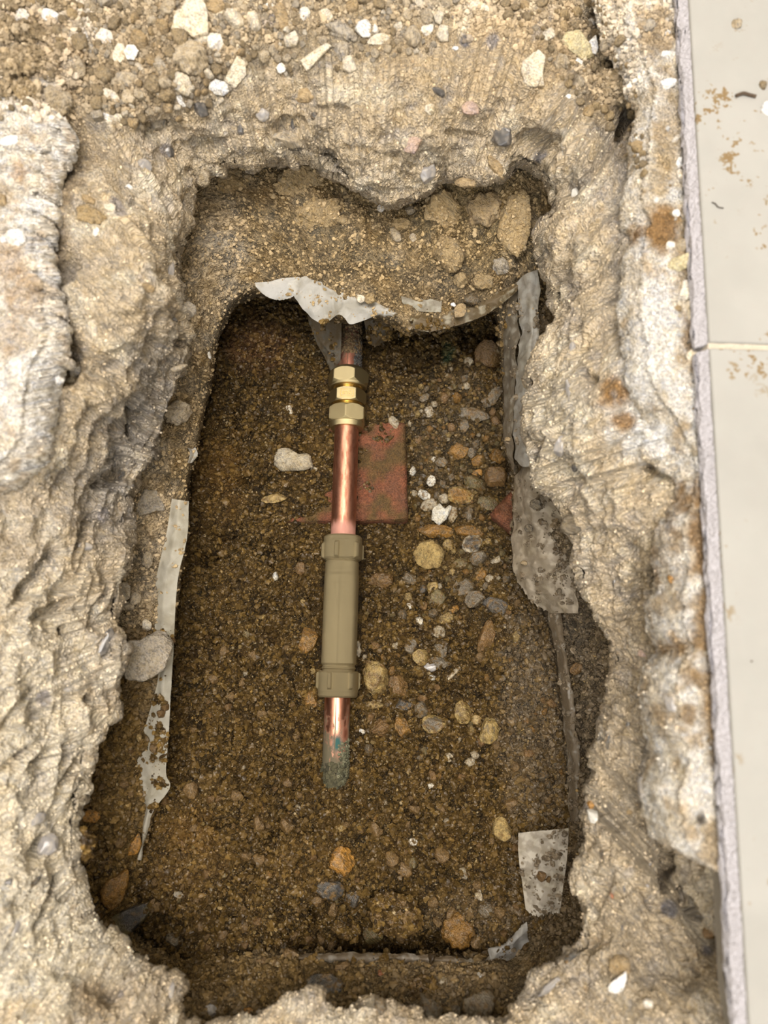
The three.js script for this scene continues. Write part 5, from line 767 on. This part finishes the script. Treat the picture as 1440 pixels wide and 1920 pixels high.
// stones in the trench
const inSoil = [
  [551, 863, 76, 44, 8, 'wetpale', 'stone', 'pale grey stone lying left of the pipe, largest there', { poly: [[514, 862], [520, 846], [536, 841], [558, 850], [577, 846], [589, 870], [568, 879], [530, 886], [516, 876]], th: 0.7, sink: 0.2, surf: 'dry' }],
  [541, 770, 16, 22, 0, 'wetwhite', 'chip', 'white chip in the dark soil left of the upper coupling'],
  [738, 793, 22, 30, -30, 'wetpale', 'stone', 'pale pointed stone at the top edge of the brick'], [731, 778, 14, 12, 0, 'wetpale', 'chip', 'pale crumb above the pale pointed stone near the brick'], [769, 793, 9, 18, 15, 'wetpale', 'chip', 'narrow pale chip right of the pale pointed stone near the brick'],
  [513, 935, 46, 18, -4, 'gold', 'stone', 'tan flat rock in the soil below the largest pale grey stone', { sink: 0.4 }], [589, 880, 14, 10, 0, 'wetpale', 'chip', 'pale chip at the right tip of the largest pale grey stone'],
  [804, 772, 18, 22, 10, 'wetpale', 'stone', 'pale stone above the gravel right of the brick'], [868, 799, 22, 28, 0, 'wetgrey', 'stone', 'grey stone in the gravel below the long grey-brown slab'], [883, 777, 74, 26, 10, 'wetgrey', 'stone', 'long grey-brown slab of stone above the gravel', { th: 0.4 }],
  [921, 746, 24, 54, 38, 'wetgrey', 'stone', 'diagonal wedge-shaped stone beside the right plastic strip'], [890, 706, 18, 26, 20, 'wetgrey', 'stone', 'grey stone left above the diagonal wedge-shaped stone'], [915, 668, 50, 64, 10, 'brown', 'stone', 'large brown rock in the shadow beside the right plastic strip'],
  [857, 846, 42, 32, 8, 'amber', 'pebble', 'orange-brown pebble topmost in the wet gravel'], [827, 867, 27, 20, 15, 'wetgrey', 'pebble', 'flat grey pebble left below the topmost orange-brown pebble', smoothP], [813, 861, 10, 12, 0, 'wetwhite', 'chip', 'small white chip touching the flat grey pebble'], [884, 848, 20, 20, 0, 'wetgrey', 'stone', 'grey stone right of the topmost orange-brown pebble'],
  [897, 863, 28, 22, -35, 'amber', 'pebble', 'amber pebble slanting below the grey stone in the gravel', smoothP], [932, 856, 34, 30, 10, 'amber', 'pebble', 'round orange pebble beside the foot of the right plastic strip', smoothP], [887, 904, 40, 27, 20, 'olive', 'pebble', 'olive grey pebble in the middle of the gravel', smoothP], [896, 887, 22, 16, 0, 'orange', 'pebble', 'small bright amber pebble above the olive grey one', smoothP], [927, 894, 42, 48, 0, 'brown', 'pebble', 'large dark brown pebble at the right of the gravel', { ...smoothP, lift: 0.002 }],
  [808, 902, 18, 23, 10, 'wetwhite', 'stone', 'white cube-like stone in the gravel', { lift: 0.003 }], [773, 883, 15, 19, 25, 'wetwhite', 'chip', 'white triangular chip near the brick edge'], [795, 929, 28, 20, 35, 'wetwhite', 'stone', 'white bean-shaped stone below the white cube-like stone', { lift: 0.003 }], [803, 948, 34, 24, -30, 'wetpale', 'stone', 'pale wedge of stone below the white bean-shaped stone', { lift: 0.003 }],
  [862, 929, 50, 36, 10, 'amber', 'pebble', 'broken orange pebble with a dark hollow in the gravel', { rim: 'gold', lift: 0.002 }], [913, 944, 42, 28, 15, 'olive', 'pebble', 'brown oval pebble left of the bright red brick corner', smoothP], [826, 965, 36, 40, 0, 'wetwhite', 'screed_flake', 'pale ragged flake lying on the gravel', { ...flat, poly: [[811, 950], [824, 944], [836, 956], [842, 946], [848, 948], [836, 974], [822, 985], [808, 974]], lift: 0.004, surf: 'dry' }],
  [849, 963, 18, 34, 10, 'wetpale', 'stone', 'pale upright stone beside the pale ragged flake', { lift: 0.003 }], [880, 967, 22, 50, -12, 'wetgrey', 'stone', 'narrow grey stone below the broken orange pebble'], [817, 996, 70, 30, 8, 'amber', 'pebble', 'long brown pebble below the pale ragged flake', smoothP], [877, 996, 56, 28, 12, 'amber', 'pebble', 'brown-orange pebble right of the long brown pebble', smoothP],
  [805, 1040, 58, 56, -10, 'gold', 'stone', 'tan knobbly stone below the long brown pebble', { rough: 0.09, facets: 3, surf: 'dry', lift: 0.003 }], [885, 1021, 40, 36, -20, 'slate', 'flint', 'dark grey flint right of the tan knobbly stone', { rim: 'wetpale' }], [840, 1022, 22, 24, 0, 'gold', 'pebble', 'yellowish pebble between the tan knobbly stone and dark flint'], [915, 1015, 14, 15, 0, 'gold', 'pebble', 'small square tan pebble right of the dark grey flint'],
  [897, 1047, 34, 32, -35, 'wetgrey', 'stone', 'grey ribbed stone below the dark grey flint'], [901, 1076, 26, 29, 10, 'amber', 'pebble', 'orange heart-shaped pebble below the grey ribbed stone'], [863, 1058, 32, 22, -25, 'olive', 'pebble', 'olive pebble left of the grey ribbed stone', smoothP], [848, 1074, 13, 17, 0, 'gold', 'chip', 'yellow triangular chip under the tan knobbly stone'], [930, 1050, 22, 14, -20, 'wetpale', 'pebble', 'pale pebble beside the right plastic below the red brick'],
  [836, 1160, 30, 24, -20, 'gold', 'pebble', 'bright yellow-orange pebble in the middle right gravel', smoothP], [851, 1142, 22, 18, -35, 'orange', 'pebble', 'orange curled pebble just above the yellow-orange one'], [785, 1163, 16, 18, -30, 'wetwhite', 'pebble', 'white oval pebble right of the long brass sleeve', smoothP], [767, 1136, 13, 15, 0, 'wetwhite', 'chip', 'white chip above the white oval pebble'], [822, 1185, 28, 26, 0, 'wetpale', 'stone', 'cream stone below the bright yellow-orange pebble'], [820, 1125, 34, 42, 20, 'olive', 'stone', 'tan block-like stone above the bright yellow-orange pebble'],
  [928, 1136, 54, 36, 15, 'slate', 'flint', 'blue-black flint beside the muddy plastic'], [890, 1125, 40, 36, 10, 'wetgrey', 'stone', 'grey-tan stone left of the blue-black flint'], [870, 1103, 46, 34, -15, 'wetgrey', 'stone', 'smooth grey stone above the grey-tan stone', smoothP], [792, 1110, 20, 28, 0, 'slate', 'stone', 'dark grey stone right of the upper brass sleeve'], [811, 1100, 24, 18, -20, 'gold', 'pebble', 'tan pebble beside the dark grey stone'], [764, 1103, 20, 12, 10, 'wetpale', 'chip', 'pale chip left of the dark grey stone'], [712, 1090, 52, 34, -8, 'brown', 'clod', 'brown clod right of the upper end of the sleeve', wetLump], [770, 1085, 30, 26, 0, 'wetgrey', 'clod', 'grey crumbly clod right of the brown clod', wetLump],
  [704, 1270, 48, 66, -20, 'gold', 'stone', 'large brown and gold stone right of the lower brass nut', { lift: 0.003, rough: 0.09 }], [745, 1286, 40, 44, 10, 'brown', 'stone', 'brown stone right of the large brown and gold stone'], [790, 1233, 32, 34, -35, 'gold', 'stone', 'tan curved stone in the gravel right of the sleeve'], [823, 1243, 48, 24, 12, 'wetgrey', 'pebble', 'grey oval pebble right of the tan curved stone', smoothP], [806, 1251, 24, 20, 20, 'bluegrey', 'stone', 'bluish stone under the grey oval pebble'], [810, 1271, 14, 11, 0, 'wetwhite', 'chip', 'white chip under the bluish stone'], [851, 1262, 10, 38, 42, 'wetpale', 'chip', 'cream splinter slanting right of the white chip'],
  [700, 1321, 44, 15, 3, 'gold', 'pebble', 'flat tan pebble like a bean beside the lower pipe', smoothP], [757, 1321, 40, 24, 8, 'slate', 'pebble', 'grey-green oval pebble right of the flat bean-like pebble', smoothP], [788, 1331, 30, 34, 20, 'wetgrey', 'stone', 'muddy grey stone touching the grey-green oval pebble'], [812, 1357, 48, 34, -8, 'wetgrey', 'pebble', 'dark-centred pebble with a tan rim in the lower right gravel', { rim: 'gold', ...smoothP, lift: 0.002 }], [752, 1361, 30, 52, -38, 'amber', 'stone', 'brown diagonal stone like a mussel right of the lower pipe', smoothP], [712, 1364, 48, 42, 0, 'brown', 'stone', 'rust-brown lump left of the mussel-like stone', { rough: 0.1 }], [868, 1336, 34, 44, -10, 'gold', 'stone', 'upright tan-orange stone in the lower right gravel'],
  [917, 1371, 40, 54, 15, 'gold', 'stone', 'tan stone with a dark cap at lower right', { dirt: 'slate', dirtBias: -0.15, lift: 0.002 }], [893, 1350, 22, 20, 0, 'gold', 'pebble', 'cream pebble left of the dark-capped tan stone'], [679, 1372, 13, 10, 20, 'wetwhite', 'chip', 'white chip close to the lower pipe'], [669, 1394, 12, 10, 0, 'wetpale', 'chip', 'pale chip below the white chip close to the pipe'], [840, 1420, 22, 18, 0, 'wetpale', 'pebble', 'pale pebble alone in the soil right of the pipe end'], [912, 1195, 34, 70, 18, 'brown', 'stone', 'tall brown stone below the blue-black flint'],
  [826, 1213, 24, 40, -15, 'wetgrey', 'stone', 'grey upright stone below the cream stone in the gravel'], [770, 1212, 30, 30, 0, 'wetgrey', 'stone', 'grey muddy stone left of the grey upright stone'], [742, 1210, 16, 14, 20, 'wetpale', 'chip', 'pale chip left of the grey muddy stone'], [516, 1081, 13, 17, 0, 'wetwhite', 'chip', 'bright white crumb in the soil left of the brass sleeve', { lift: 0.002 }], [563, 1066, 26, 24, 0, 'brown', 'pebble', 'dull brown pebble left of the upper brass nut', smoothP], [576, 1200, 40, 54, 10, 'amber', 'stone', 'brown rounded rock left of the brass sleeve', { ...smoothP, dirt: 'wetclod' }], [672, 1217, 12, 34, 5, 'wetpale', 'stone', 'pale stone squeezed against the right of the sleeve'], [583, 1312, 28, 36, 10, 'amber', 'stone', 'brown rock at the left end of the lower brass nut', smoothP], [492, 1157, 12, 11, 0, 'gold', 'chip', 'golden chip in the soil far left of the sleeve'], [568, 1130, 16, 14, 0, 'gold', 'chip', 'golden crumb close left of the sleeve'], [463, 1190, 22, 14, 40, 'olive', 'chip', 'olive chip in the left soil'],
  [942, 1554, 42, 44, 0, 'gold', 'pebble', 'round yellow ring-like pebble above the lower right flap', { dirt: 'brown', dirtBias: -0.22, surf: 'dry', lift: 0.003 }], [640, 1615, 56, 54, 10, 'orange', 'stone', 'orange crumbling rock low in the middle of the soil', { rough: 0.12, facets: 4, dirt: 'wetclod', dirtBias: -0.1, lift: 0.002 }], [745, 1715, 106, 76, 8, 'wetclod', 'clod', 'large wet clod with flint chips at the bottom of the hole', { ...wetLump, detail: 12, lift: 0.012, sink: 0.25 }], [737, 1705, 26, 18, -10, 'bluegrey', 'flint', 'grey flint chip set in the large wet clod', { lift: 0.014 }], [770, 1716, 20, 14, -40, 'slate', 'flint', 'dark flint chip at the right side of the large wet clod', { lift: 0.012 }],
  [620, 1665, 54, 40, 10, 'slate', 'stone', 'dark grey stone below the orange crumbling rock'], [662, 1683, 34, 36, 15, 'slate', 'stone', 'slate-coloured stone left of the large wet clod'], [775, 1617, 22, 20, 0, 'olive', 'pebble', 'olive pebble above the large wet clod', smoothP], [805, 1473, 18, 12, -10, 'wetwhite', 'chip', 'white chip below the pipe end on the right'], [637, 1553, 18, 16, 0, 'gold', 'chip', 'golden chip above the orange crumbling rock'], [638, 1513, 14, 9, 0, 'gold', 'chip', 'small golden crumb under the end of the pipe'], [897, 1676, 15, 26, -20, 'wetpale', 'stone', 'cream stone left of the lower right flap'], [870, 1636, 16, 28, -10, 'wetpale', 'chip', 'tan leaf-shaped sliver above the cream stone'], [893, 1617, 10, 18, 0, 'gold', 'chip', 'golden chip beside the leaf-shaped sliver'],
  [860, 1742, 66, 60, 0, 'amber', 'clod', 'ochre clod right of the large wet clod', { ...wetLump, lift: 0.004 }], [700, 1752, 44, 36, 0, 'olive', 'stone', 'olive stone under the large wet clod', smoothP], [650, 1740, 60, 40, 20, 'wetclod', 'clod', 'wet clod left below the large wet clod', wetLump], [912, 1705, 34, 30, 0, 'wetgrey', 'stone', 'grey stone at the foot of the lower right flap'], [420, 1642, 14, 10, 0, 'olive', 'pebble', 'small greenish pebble in the lower left soil', smoothP], [335, 1678, 20, 12, 15, 'wetpale', 'chip', 'pale chip in the lower left soil'], [775, 1578, 17, 14, 0, 'wetwhite', 'chip', 'white crumb above the olive pebble'],
  [413, 1702, 14, 10, 20, 'gold', 'chip', 'golden chip in the lower left soil'], [330, 1760, 40, 26, 10, 'wetgrey', 'clod', 'grey crumbly clod in the bottom left soil', wetLump],
  [850, 1895, 30, 24, 0, 'wetgrey', 'stone', 'grey stone between the grey wedge and the bottom edge'], [807, 1893, 52, 52, 10, 'wetgrey', 'stone', 'grey wedge-shaped stone at the bottom edge', { poly: [[782, 1866], [800, 1874], [832, 1890], [830, 1915], [806, 1922], [790, 1900]], lift: 0.006 }], [900, 1884, 58, 60, 30, 'wetgrey', 'stone', 'large grey-tan stone at the bottom right edge', { poly: [[905, 1856], [924, 1862], [928, 1890], [916, 1914], [880, 1916], [868, 1900]], lift: 0.006 }], [712, 1888, 26, 30, 20, 'wetgrey', 'stone', 'grey stone left of the grey wedge at the bottom'], [790, 1850, 50, 40, 0, 'wetclod', 'clod', 'wet clod above the grey wedge at the bottom', wetLump], [610, 1850, 70, 44, 10, 'slate', 'clod', 'dark muddy clod at the bottom centre', { ...wetLump, dirt: 'wetclod' }], [830, 1842, 22, 22, 0, 'wetpale', 'stone', 'cream stone right of the wet clod at the bottom'], [900, 1828, 10, 12, 0, 'wetwhite', 'chip', 'white crumb above the large grey-tan bottom stone'], [715, 1825, 14, 16, 0, 'red', 'chip', 'reddish chip above the bottom clods'], [395, 1895, 24, 20, 20, 'bluegrey', 'stone', 'pale blue stone at the bottom left of the soil'], [465, 1897, 22, 14, 0, 'orange', 'chip', 'orange chip at the bottom edge of the soil'],
  [1005, 945, 24, 22, 0, 'wetgrey', 'lump', 'mud lump on the plastic right of the red brick', { ...lump, lift: 0.006 }], [992, 990, 16, 16, 0, 'wetgrey', 'lump', 'small mud lump on the muddy plastic sheet', { ...lump, lift: 0.006 }], [982, 1056, 14, 12, 0, 'clod', 'lump', 'lowest mud lump on the muddy plastic sheet', { ...lump, lift: 0.006 }], [1082, 1254, 28, 22, -30, 'brown', 'pebble', 'reddish brown pebble under the right concrete lip', { lift: 0.004 }], [1070, 985, 44, 40, 0, 'wetgrey', 'clod', 'grey crumbly clod under the right concrete bulge', { ...wetLump, surf: 'dry', lift: 0.004 }], [952, 824, 16, 10, 0, 'tan', 'chip', 'tan crumb caught on the foot of the inner plastic strip', { lift: 0.006 }],
];
for (const [x, y, w, h, r, pal, name, label, o] of inSoil) stone(x, y, w, h, r, pal, name, label, o ?? {});

// ------------------------------------------------------------------ straws and fibres
function straw(label, pts, r, col) { const c = new THREE.CatmullRomCurve3(pts.map(([x, y, l]) => { const h = hit(x, y); return h.p.clone().addScaledVector(h.n, r + l); })); const g = new THREE.TubeGeometry(c, 24, r, 6, false), p = g.attributes.position; for (let i = 0; i < p.count; i++) p.setXYZ(i, p.getX(i) + 0.0001 * n3(i, 0, 1), p.getY(i), p.getZ(i)); g.computeVertexNormals(); paint(g, (x) => col.map((v) => v * (1 + 0.2 * n3(x * 900, 0, 0)))); return tag(mesh('straw', g, dryStone), label, 'straw'); }
straw('brown broken straw lying on the tile near the white chip', [[1378, 182, 0], [1392, 178, 0.0003], [1404, 180, 0], [1416, 183, 0]], 0.0007, [0.34, 0.24, 0.16]);
straw('curled dark fibre on the upper tile', [[1334, 380, 0], [1340, 383, 0.0002], [1346, 389, 0], [1356, 391, 0]], 0.00025, [0.2, 0.16, 0.13]);
straw('grey straw lying on the strip above the tile joint', [[1285, 648, 0.001], [1298, 634, 0.0012], [1310, 621, 0.001]], 0.0007, [0.40, 0.34, 0.28]);

// ------------------------------------------------------------------ loose rubble and gravel: alike pieces, one object each up to some hundreds, finer crumbs as stuff
const inPoly = (x, y, p) => { let k = false; for (let i = 0, j = p.length - 1; i < p.length; j = i++) if ((p[i][1] > y) !== (p[j][1] > y) && x < (p[j][0] - p[i][0]) * (y - p[i][1]) / (p[j][1] - p[i][1]) + p[i][0]) k = !k; return k; };
const taken = []; scene.traverse((o) => { if (o.isMesh && /stone|lump|chip|flake|pebble|clod|flint|brick/.test(o.name)) { const q = toPixel(o.getWorldPosition(new THREE.Vector3())); o.geometry.computeBoundingSphere(); taken.push([q[0], q[1], o.geometry.boundingSphere.radius * 0.55 * F / 0.35]); } });
const onPipe = (x, y, m = 0) => Math.abs(x - (676.5 - 0.0321 * y)) < 24 + m && y > 600 && y < 1470 || Math.abs(x - (676.5 - 0.0321 * y)) < 40 + m && (y > 682 && y < 800 || y > 998 && y < 1310);
const loose = [], WORD = { clod: 'brown', paste: 'sandy', wetgrey: 'grey', wetpale: 'pale', gold: 'golden', amber: 'orange-brown', wetclod: 'dark-brown', offwhite: 'off-white' };
function scatter(name, label, group, cat, zone, count, sizes, pals, seed, shape) {
  const r = rng(seed), protos = pals.map((p, i) => rockShape(0.01, 0.01 * (0.75 + 0.25 * r()), 0.0075, p, seed * 10 + i, { ...shape, detail: 3 })); let placed = 0;
  const xs = zone.map((q) => q[0]), ys = zone.map((q) => q[1]), x0 = Math.min(...xs), x1 = Math.max(...xs), y0 = Math.min(...ys), y1 = Math.max(...ys), first = {};
  for (let tries = 0; placed < count && tries < count * 60; tries++) {
    const px = lerp(x0, x1, r()), py = lerp(y0, y1, r()), s = lerp(sizes[0], sizes[1], Math.pow(r(), 2.2));
    if (!inPoly(px, py, zone) || onPipe(px, py, s / 2) || taken.some(([a, b, d]) => Math.hypot(px - a, py - b) < d + s * 0.36)) continue;
    const c = spot(px, py, s / 2); if (!c) continue; taken.push([px, py, s * 0.4]); placed++;
    const k = s * depthOf(c.p) / F / 0.01, i = Math.floor(r() * protos.length);
    let m; if (first[i]) { m = first[i].clone(); m.name = numbered(name); scene.add(m); } else { m = first[i] = mesh(name, protos[i], SURF[shape.surf ?? PAL[pals[i]][3]]); tag(m, label, cat, group); }
    lay(m, c, r() * 360, 0.3, 0.0075 * k); m.scale.set(k, k, k); loose.push([m, px, py, WORD[pals[i]] ?? pals[i], name.replace('_', ' ')]);
  }
}
const dryMix = ['beige', 'clod', 'beige', 'grey', 'tan', 'clod', 'beige', 'cream', 'grey'], ruble = { ...lump, rough: 0.09, lumpy: 0.25 };
scatter('mortar_crumb', 'small sandy mortar crumb in the loose rubble at upper left', 'mortar crumbs of the upper left rubble', 'lump', [[150, -10], [500, -10], [480, 100], [420, 190], [300, 240], [180, 230], [140, 120]], 190, [12, 46], dryMix, 101, ruble);
scatter('mortar_crumb', 'small mortar crumb among the rubble at top centre', 'mortar crumbs at top centre', 'lump', [[480, -10], [900, -10], [820, 90], [620, 130], [490, 150]], 105, [10, 36], dryMix, 102, ruble);
scatter('ground_crumb', 'small brown crumb in the crumbly ground at top right', 'crumbs at top right', 'lump', [[900, -10], [1145, -10], [1200, 200], [1210, 330], [1120, 240], [1000, 70]], 120, [9, 28], ['clod', 'paste', 'beige', 'tan', 'clod'], 103, ruble);
scatter('dirt_crumb', 'brown dirt crumb among the clods in the top left corner', 'dirt crumbs in the top left corner', 'lump', [[-10, -10], [145, -10], [120, 110], [70, 190], [-10, 230]], 60, [9, 26], ['clod', 'clod', 'paste', 'beige'], 104, ruble);
scatter('screed_crumb', 'small pale crumb lying loose along the tile edge', 'pale crumbs along the tile edge', 'chip', [[1235, -10], [1290, -10], [1325, 640], [1380, 1600], [1330, 1600], [1320, 1000], [1270, 650], [1250, 300]], 80, [7, 17], ['offwhite', 'cream', 'white', 'beige', 'tan'], 105, {});
scatter('gravel_pebble', 'small wet pebble in the gravel patch right of the brick', 'pebbles of the gravel patch', 'pebble', [[775, 730], [930, 620], [945, 830], [960, 1000], [960, 1100], [790, 1100], [770, 900]], 130, [9, 26], ['wetgrey', 'olive', 'amber', 'wetpale', 'brown', 'wetgrey', 'gold'], 106, { angular: 1, facets: 9, rough: 0.08 });
scatter('soil_pebble', 'small wet pebble in the soil right of the pipe below the gravel', 'pebbles in the soil right of the pipe', 'pebble', [[680, 1060], [960, 1090], [1040, 1170], [1060, 1500], [820, 1460], [670, 1400]], 130, [8, 24], ['wetgrey', 'wetgrey', 'olive', 'wetpale', 'brown', 'gold', 'amber', 'wetclod'], 107, { angular: 1, facets: 9, rough: 0.08 });
scatter('stone_grain', 'small golden stone grain in the brown soil left of the pipe or below it', 'golden grains in the soil', 'pebble', [[370, 760], [600, 700], [590, 1480], [960, 1500], [960, 1700], [320, 1780], [330, 1150]], 120, [6, 14], ['gold', 'olive', 'wetpale', 'amber', 'gold'], 108, {});
scatter('soil_clod', 'small wet brown soil clod in the trench', 'small soil clods', 'clod', [[370, 760], [600, 700], [590, 1480], [1060, 1500], [1000, 1790], [600, 1850], [200, 1720], [165, 1450], [300, 1300], [330, 1150]], 120, [12, 32], ['wetclod', 'wetclod', 'brown', 'wetclod'], 109, wetLump);

grounds.push(...coated);
{ // say which crumb is which: its colour, and how it lies to the nearest stone that can be named
  const marks = [], heard = {};
  for (const o of scene.children) if (o.isMesh && o.userData.category && !o.userData.group && /stone|flake|chip|lump|clod|pebble|flint|brick/.test(o.name)) { const s = o.userData.label.split(/ (?:in|at|on|of|below|above|left|right|under|beside|lying|touching|leaning|among|with|wedged|standing|cut|just|slanting|alone|near|close|set|tucked|like|between|topmost|last|against|jammed|from|low|squeezed|poking|caught|partly|right|across|hanging|by|lowest|halfway|far|along|behind) /)[0]; heard[s] = (heard[s] ?? 0) + 1; marks.push([s, ...toPixel(o.position)]); }
  const good = marks.filter(([s]) => heard[s] === 1 && s.split(' ').length > 2 && s.split(' ').length < 7), sets = {};
  for (const [m, x, y, colour, noun] of loose) {
    const [s, a, b] = good.reduce((p, q) => (Math.hypot(q[1] - x, q[2] - y) < Math.hypot(p[1] - x, p[2] - y) ? q : p)), t = Math.round(Math.atan2(y - b, x - a) / (Math.PI / 4) + 8) % 8;
    const l = colour + ' ' + noun + ' ' + ['right of', 'below and right of', 'below', 'below and left of', 'left of', 'above and left of', 'above', 'above and right of'][t] + ' the ' + s; (sets[l] ??= []).push([m, Math.hypot(x - a, y - b)]);
  }
  const ORD = ['nearest', 'second-nearest', 'third-nearest', 'fourth-nearest', 'fifth-nearest', 'sixth-nearest', 'seventh-nearest', 'eighth-nearest', 'ninth-nearest', 'tenth-nearest', 'eleventh-nearest', 'twelfth-nearest'];
  for (const l in sets) sets[l].sort((p, q) => p[1] - q[1]).forEach(([m], i, all) => { m.userData.label = (all.length > 1 ? (ORD[i] ?? 'outermost') + ' ' : '') + l; });
}
function crumbs(name, label, count, size, cols, mat, seed, where, under = 0.5) { // uncountable fine grains
  const r = rng(seed), lists = [[]];
  for (let t = 0, n = 0; n < count && t < count * 12; t++) {
    const px = lerp(-60, 1500, r()), py = lerp(-60, 1980, r()), h0 = where(px, py, null); if (!h0 || onPipe(px, py, 0)) continue;
    const h = hit(px, py); if (!h || !where(px, py, h)) continue; n++;
    const s = lerp(size[0], size[1], Math.pow(r(), 4)); let c = mix(...(() => { const a = cols[Math.floor(r() * cols.length)], b = cols[Math.floor(r() * cols.length)]; return [a, b]; })(), r() * 0.6); const t0 = 0.7 + 0.6 * r(); if (h.col && h.on !== 'film') c = mix(c, h.col, under);
    lists[0].push([h.p.addScaledVector(h.n, s * 0.12), s, c.map((v) => v * t0 * (mat === grainWet ? 0.78 : 1.1))]);
  }
  lists.forEach((l, k) => {
    let g = sphere(1); const q = g.attributes.position, rr = rng(seed + k); for (let i = 0; i < q.count; i++) { const f = 0.62 + 0.65 * rr(); q.setXYZ(i, q.getX(i) * f, q.getY(i) * f * 0.8, q.getZ(i) * f); } g = g.toNonIndexed(); g.computeVertexNormals();
    const m = new THREE.InstancedMesh(g, mat, l.length), M = new THREE.Matrix4(), Q = new THREE.Quaternion(), E = new THREE.Euler(), V = new THREE.Vector3(), col = new THREE.Color();
    l.forEach(([p, s, c], i) => { Q.setFromEuler(E.set(rr() * 6, rr() * 6, rr() * 6)); const a = s / 2; M.compose(p, Q, V.set(a * (0.5 + 0.9 * rr()), a * (0.5 + 0.9 * rr()), a * (0.5 + 0.9 * rr()))); m.setMatrixAt(i, M); m.setColorAt(i, col.setRGB(...c)); });
    m.name = numbered(name); m.castShadow = m.receiveShadow = true; m.userData.kind = 'stuff'; m.userData.label = label; scene.add(m);
  });
}
const grainDry = new THREE.MeshStandardMaterial({ roughness: 0.95 }), grainWet = new THREE.MeshPhysicalMaterial({ roughness: 0.42, specularIntensity: 0.7 });
const soilCols = [[0.15, 0.091, 0.026], [0.20, 0.125, 0.036], [0.09, 0.055, 0.017], [0.27, 0.172, 0.05], [0.05, 0.03, 0.011], [0.17, 0.105, 0.03], [0.04, 0.025, 0.01]], greyCols = [[0.19, 0.15, 0.10], [0.24, 0.195, 0.135], [0.14, 0.105, 0.065]];
const greyZone = (x, y) => x > 965 + 0.1 * (y - 1000) && y > 900 || x > 950 && y > 560;
const sandSoil = (x, y) => x < 420 && y < 1180 || y < 600;
crumbs('soil_crumbs', 'fine wet brown soil crumbs covering the trench', 80000, [0.0004, 0.0040], soilCols, grainWet, 201, (x, y, h) => (h ? h.on === 'soil' || (h.on === 'ledge' || h.on === 'film' && n3(x * 0.02, y * 0.02, 9) + 0.5 * n3(x * 0.1, y * 0.1, 2) > (x > 960 && y > 1540 ? 0.02 : 0.25)) && !sandSoil(x, y) && !greyZone(x, y) : x > 120 && x < 1120 && y > 540));
crumbs('soil_glints', 'tiny golden grains glinting in the wet soil', 7000, [0.0005, 0.0019], [[0.55, 0.36, 0.11], [0.5, 0.40, 0.22], [0.62, 0.5, 0.3]], grainWet, 202, (x, y, h) => (h ? h.on === 'soil' || h.on === 'ledge' && !sandSoil(x, y) : x > 120 && x < 1120 && y > 540));
crumbs('grey_crumbs', 'grey muddy crumbs along the right side of the trench', 12000, [0.0007, 0.0034], greyCols, grainWet, 203, (x, y, h) => (h ? (h.on === 'ledge' || h.on === 'soil' || h.on === 'film' && n3(x * 0.03, y * 0.03, 9) + 0.5 * n3(x * 0.1, y * 0.1, 2) > (x < 1000 ? 0.55 : 0.1)) && greyZone(x, y) : x > 940 && x < 1180 && y > 560 && y < 1800));
crumbs('sand_crumbs', 'pale sand crumbs on the sides of the hole', 11000, [0.0004, 0.0024], [[0.38, 0.285, 0.155], [0.32, 0.235, 0.115], [0.45, 0.35, 0.21], [0.26, 0.185, 0.09]], grainDry, 204, (x, y, h) => (h ? (h.on === 'ledge' || h.on === 'bank' || h.on === 'film' && n3(x * 0.03, y * 0.03, 9) + 0.5 * n3(x * 0.1, y * 0.1, 2) > (y > 640 ? 0.55 : 0.35)) && sandSoil(x, y) : x > 200 && x < 1040 && y > 280 && y < 1200));
crumbs('concrete_grit', 'pale sandy grit on the broken concrete', 28000, [0.00025, 0.0011], [[0.56, 0.45, 0.29], [0.66, 0.57, 0.42], [0.5, 0.41, 0.29], [0.55, 0.43, 0.27]], grainDry, 205, (x, y, h) => (h ? h.on === 'slab' || h.on === 'bed' && n3(x * 0.02, y * 0.02, 3) > 0.1 : true), 0.85);
crumbs('rubble_grit', 'fine crumbs between the rubble lumps at the top', 12000, [0.0008, 0.0034], [[0.34, 0.27, 0.175], [0.24, 0.185, 0.11], [0.42, 0.345, 0.24], [0.29, 0.225, 0.14]], grainDry, 206, (x, y, h) => (h ? h.on !== 'tile' : x < 150 && y < 200 || y < 60 + 160 * smooth(520, 200, x) + 40 * n3(x * 0.01, y * 0.01, 5) + 120 * smooth(1000, 1140, x) * smooth(1230, 1200, x)));
renderer.render(scene, camera);
